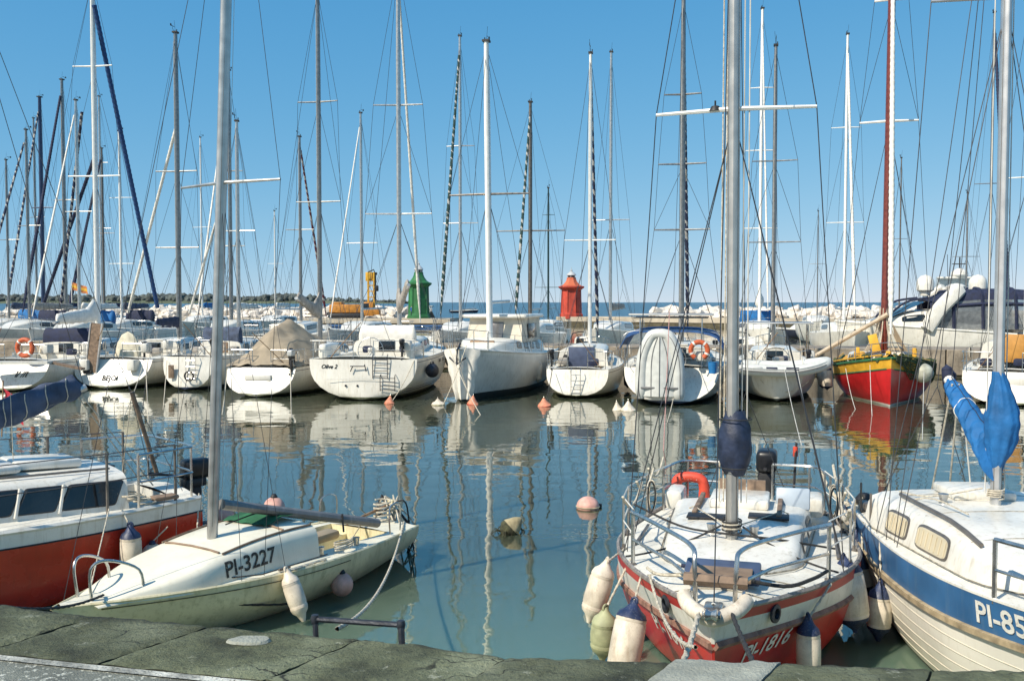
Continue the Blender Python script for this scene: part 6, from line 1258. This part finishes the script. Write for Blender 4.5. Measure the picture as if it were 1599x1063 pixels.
ball_fender(toworld(o5, H5.side(1.6, .95, -1, .24)), .24, 'black ball fender hanging on the Olive 2 yacht', bf, toworld(o5, H5.deck(1.6, -1.85)))
ball_fender(toworld(o5, H5.side(6.2, 1.0, -1, .26)), .27, 'white ball fender hanging between the Olive 2 yacht and the motorsailer', fendw, toworld(o5, H5.deck(6.2, -1.9)))
fender(P(823, 562, 35.5), 'white fender on the right side of the grey white motorsailer', .75, .17, ends=bf); fender(P(840, 563, 36.3), 'cream fender between the motorsailer and the small white sloop', .8, .16, ends=fendw)
hangf(o7, H7, 3.6, -1, .85, 'navy fender on the right side of the small white sloop', .75, .15, body=bf); fender(P(1292, 572, 33.5), 'white fender between the dinghy yacht and the red wooden boat', .8, .19); fender(P(1279, 575, 34.2), 'tilted white fender beside the dinghy yacht stern', .7, .13, (.2, 0))
fender(P(1478, 570, 31.0), 'navy folded fender at the right side of the red wooden boat', .85, .17, (.12, 0), body=navy, ends=navy); fender(P(1487, 578, 31.2), 'second navy fender nearest the white cruiser', .75, .15, (-.12, 0), body=navy, ends=navy)
ball_fender(P(1525, 616, 31.5), .25, 'white ball fender at the bow of the white cruiser by the blue boom', fendw, P(1522, 580, 32))
ring_buoy('lifebuoy', toworld(o1, (.15, -.72, 1.62)), Matrix.Rotation(o1.rotation_euler[2]+R(90), 3, 'Z'), 'orange ring lifebuoy on the stern rail of the leftmost yacht', .30, .085)
pl = empty('boarding_plank', (0, 0, 0), 0, 'pale boarding plank laid between the two leftmost yachts', 'plank'); a, b = P(-30, 566, 35.2), P(78, 566, 35.2); b2 = P(132, 573, 35.8)
mb = MB(); mb.box((a+b)/2, ((b-a).length, .42, .10)); mb.build('plank_board', gel2, pl, 0); mb = MB(); mb.box((b+b2)/2-V(0, 0, .03), ((b2-b).length, .34, .07), M=Matrix.Rotation(math.atan2(b2.z-b.z, b2.x-b.x)*-1, 3, 'Y')); mb.build('plank_end', teakd, pl, 0)
# ------------------------------------------------------------------ buoys
def cone_buoy(px, py, r, m, label, tip=1.5, base=None, grp='mooring buoys'):
    c = W(px, py); o = empty('mooring_buoy', c, random.Random(px).uniform(0, 6), label, 'buoy', grp); o.rotation_euler = (random.Random(px).uniform(-.12, .12), random.Random(py).uniform(-.12, .12), 0)
    MB().lathe([(r*.6, -r*.5), (r*.95, -r*.2), (r, .0), (r*.97, r*.12)], 16).build('float_base', base or m, o, 60)
    MB().lathe([(r*.975, r*.12), (r*.82, r*.38), (r*.45, r*.85*tip*.7), (r*.2, r*tip*.9), (r*.1, r*tip), (0, r*tip*1.02)], 16).build('float_top', m, o, 60)
    MB().tube([V(0, r*.12*math.cos(a), r*tip*1.1+r*.14*math.sin(a)) for a in linsp(0, 6.28, 13)[:-1]], r*.035, 5, closed=True).build('eye', steel, o)
redb = mat('red_float', (.5, .06, .03), .55, var=.2); slimy = mat('slimy_white', (.46, .42, .26), .7, var=.3, scale=8)
cone_buoy(608, 630, .17, cone, 'small orange cone buoy at the right of the Olive 2 yacht'); cone_buoy(738, 631, .19, cone, 'orange cone buoy under the bow of the motorsailer', base=redb); cone_buoy(850, 634, .22, cone, 'orange and red cone buoy left of the small sloop', 1.2, redb)
cone_buoy(684, 632, .22, fendw, 'white round buoy left of the motorsailer bow', .9, slimy); cone_buoy(964, 640, .16, fendw, 'left of two white buoys right of the small sloop', 1.6, slimy); cone_buoy(981, 641, .23, fendw, 'right of two white buoys beside the blue bimini yacht', 1.3, slimy)
pb = empty('mooring_buoy', W(918, 793), .4, 'large faded pink round buoy floating in the open water', 'buoy', 'mooring buoys'); MB().lathe([(.185*math.cos(t), .03+.16*math.sin(t)) for t in linsp(-1.57, 1.57, 13)], 20).build('float_body', pink, pb, 60); T('seam', [V(.189*math.cos(a), .189*math.sin(a), .03) for a in linsp(0, 6.28, 21)], .008, slimy, pb, 5)
MB().lathe([(.03, 0), (.03, .07), (0, .075)], 8, M=Matrix.Rotation(R(90), 3, 'Y'), o=(.17, 0, .03)).build('eye', rubber, pb)
wb = empty('mooring_buoy', W(799, 832)+V(0, 0, .0), .2, 'weed grown conical buoy tipped over in the open water', 'buoy', 'mooring buoys')
M = Matrix.Rotation(R(48), 3, 'Y'); scum = mat('weed_crust', (.05, .05, .025), .95, var=.6, scale=14, bump=.8, bscale=30); pale = mat('weathered_cream_plastic', (.38, .31, .17), .7, var=.35, scale=9, streak=.6, scol=(.08, .08, .04))
MB().lathe([(.03, -.14), (.09, -.12), (.155, -.02), (.15, .03)], 16, M=M, o=(-.03, 0, .06)).build('float_base', scum, wb, 60); MB().lathe([(.15, .03), (.09, .15), (.03, .22), (0, .23)], 16, M=M, o=(-.03, 0, .06)).build('float_top', pale, wb, 60)
rr = random.Random(12)
for k in range(14): a = rr.uniform(0, 6.28); T('weed_frond', [V(-.05+.1*math.cos(a), .1*math.sin(a), .03), V(-.05+.19*math.cos(a), .18*math.sin(a), .05+.04*rr.random()), V(-.05+.25*math.cos(a), .25*math.sin(a), .0)], [.012, .01, .004], scum, wb, 5)
# ------------------------------------------------------------------ mooring lines
mooring(sag(toworld(oC, (5.2, -.1, 1.0)), P(1062, 1045, 5.2), .03), 'cream mooring rope from the PI-1816 bow to the quay, left one', .016)
mooring(sag(toworld(oC, (5.1, .12, 1.0)), P(1184, 1048, 5.2), .02), 'black mooring rope from the PI-1816 bow to the quay', .014, ropeb)
mooring(sag(toworld(oC, (4.2, -.62, .95)), V(.95, 4.9, 1.52), .15), 'thin cream rope from the left bow of PI-1816 to the quay', .010)
mooring(sag(toworld(oB, (4.3, .1, .62)), V(-3.35, 5.75, 1.52), .10), 'dark bow rope of the cream PI-3227 boat', .010, ropeb)
mooring(sag(toworld(oB, (3.9, .35, .58)), toworld(oB, (2.6, .74, .18)), .05), 'dark loop of rope along the side of the cream PI-3227 boat', .010, ropeb)
mooring(sag(toworld(oB, (.05, .3, .48)), V(-.95, 5.15, 1.53), .25, 16), 'cream stern rope of the PI-3227 boat running down to the ladder handle', .011)
mooring(sag(toworld(oD, (5.4, 0, 1.15)), V(4.2, 4.4, 1.52), .05), 'cream bow rope of the blue banded boat', .014); mooring([toworld(oD, HD.deck(4.1, -.55, .05)), V(3.0, 4.65, 1.5)], 'dark rope from the blue banded boat crossing its lettering', .011, ropeb)
mooring(sag(toworld(oC, (1.6, 1.05, .95)), toworld(oD, (.3, -.82, 1.02)), .14), 'thick cream rope tying the two right boats together', .022); mooring(sag(toworld(oC, (1.2, 1.0, .98)), toworld(oD, (.5, -.84, 1.02)), .20), 'black rope tying the two right boats together', .014, ropeb)
mooring(sag(toworld(oC, (.3, .85, 1.3)), toworld(oD, (.2, -.75, 1.1)), .22), 'pale rope slung from the stern rail of PI-1816 to the blue boat', .018)
mooring(sag(toworld(oA, (0, .5, .95)), toworld(oB, (2.6, -.65, .55)), .1), 'thin rope between the red cruiser and the cream boat', .008)
mooring([toworld(oA, HA.deck(1.3, 1.05, .1)), toworld(oB, (4.3, -.1, .62))], 'taut thin rope from the red cruiser down to the cream boat bow', .006)
for k, (a, b, lab, m_) in enumerate([
    (toworld(o2, (.3, -1.4, 1.1)), W(190, 655), 'left of two ropes running down from the gangplank yacht stern', rope), (toworld(o2, (.3, -1.45, 1.1)), W(232, 668), 'right of two ropes running down from the gangplank yacht stern', rope),
    (toworld(o2, (.4, -1.5, 1.15)), W(222, 640), 'dark rope hanging from the gangplank yacht stern into the water', ropeb), (toworld(o3, (.1, .8, 1.1)), W(254, 642), 'thin rope from the left stern corner of the ladder yacht', rope),
    (toworld(o4, (.3, -1.2, .95)), W(455, 655), 'cream rope from the tarpaulin yacht stern to the water', rope), (toworld(o4, (.3, 1.2, .95)), W(346, 650), 'cream rope from the left stern corner of the tarpaulin yacht', rope), (toworld(o5, (.1, -1.75, 1.35)), W(608, 629), 'cream rope from Olive 2 stern to its orange buoy', rope),
    (toworld(o6, (10.6, .3, 1.9)), W(690, 633), 'rope from the motorsailer bow to the white buoy', rope), (toworld(o6, (10.9, 0, 1.9)), W(738, 631), 'rope from the motorsailer bow to the orange buoy', rope), (toworld(o6, (10.7, -.3, 1.9)), W(752, 648), 'rope right of the hanging canvas at the motorsailer bow', rope),
    (toworld(o7, (.1, .85, 1.0)), W(850, 634), 'dark rope from the small sloop stern to the orange and red buoy', ropeb), (toworld(o8, (.0, -.15, .3)), W(1030, 690), 'left rope from the inflatable dinghy stern into the water', rope), (toworld(o8, (.5, .05, 3.0)), W(1036, 705), 'red flecked rope hanging in front of the upright inflatable dinghy', roper),
    (toworld(o9, (-.5, -.2, 1.2)), W(1254, 700), 'left of two long ropes running out from the slung dinghy', wirew), (toworld(o9, (-.5, -.6, 1.2)), W(1272, 690), 'right of two long ropes running out from the slung dinghy', wirew),
    (toworld(o10, (8.3, 1.0, 1.1)), W(1440, 690), 'white rope from the right bow of the red wooden boat', wirew), (toworld(o10, (8.3, -.6, 1.3)), W(1362, 650), 'thin rope from the left bow of the red wooden boat', wirew), (toworld(o10, (7.2, -1.3, 1.1)), W(1337, 640), 'short rope on the left bow of the red wooden boat', wirew)]):
    b = V(b.x, b.y, -.05); mooring(sag(a, b, .12), lab, .009 if m_ is wirew else .013, m_)
# ------------------------------------------------------------------ rolled sails on long stays at the left
stay_sail(o1, P(147, 8, 41.5), P(246, 480, 46.5), .10, mat('bright_navy_roll', (.01, .05, .16), .7))
stay_sail(o2, P(276, 195, 43), P(200, 488, 47), .07, whitec); stay_sail(o3, P(345, 320, 43.5), P(296, 488, 46.5), .06, whitec)
stay_sail(BK[124], P(128, 175, 60), P(95, 476, 63), .09, SN, 3)
stay_sail(BK[163], P(150, 238, 66), P(64, 486, 69), .12, navy)
yf = empty('flag', P(112, 452, 58), 0, 'yellow and red flag flying among the left masts', 'flag'); MB().grid([[V(.16*i, .10*math.sin(i*1.5+j*.6), .15*j-.05*i-.02*math.sin(i*2)) for i in range(7)] for j in range(4)], lambda i, j: 0 if i == 1 else 1).build('flag_cloth', [flagy, mat('faded_orange_cloth', (.55, .2, .06), .8)], yf, 60); T('flag_staff', [(0, 0, -.8), (0, 0, .6)], .02, aluw, yf, 5)
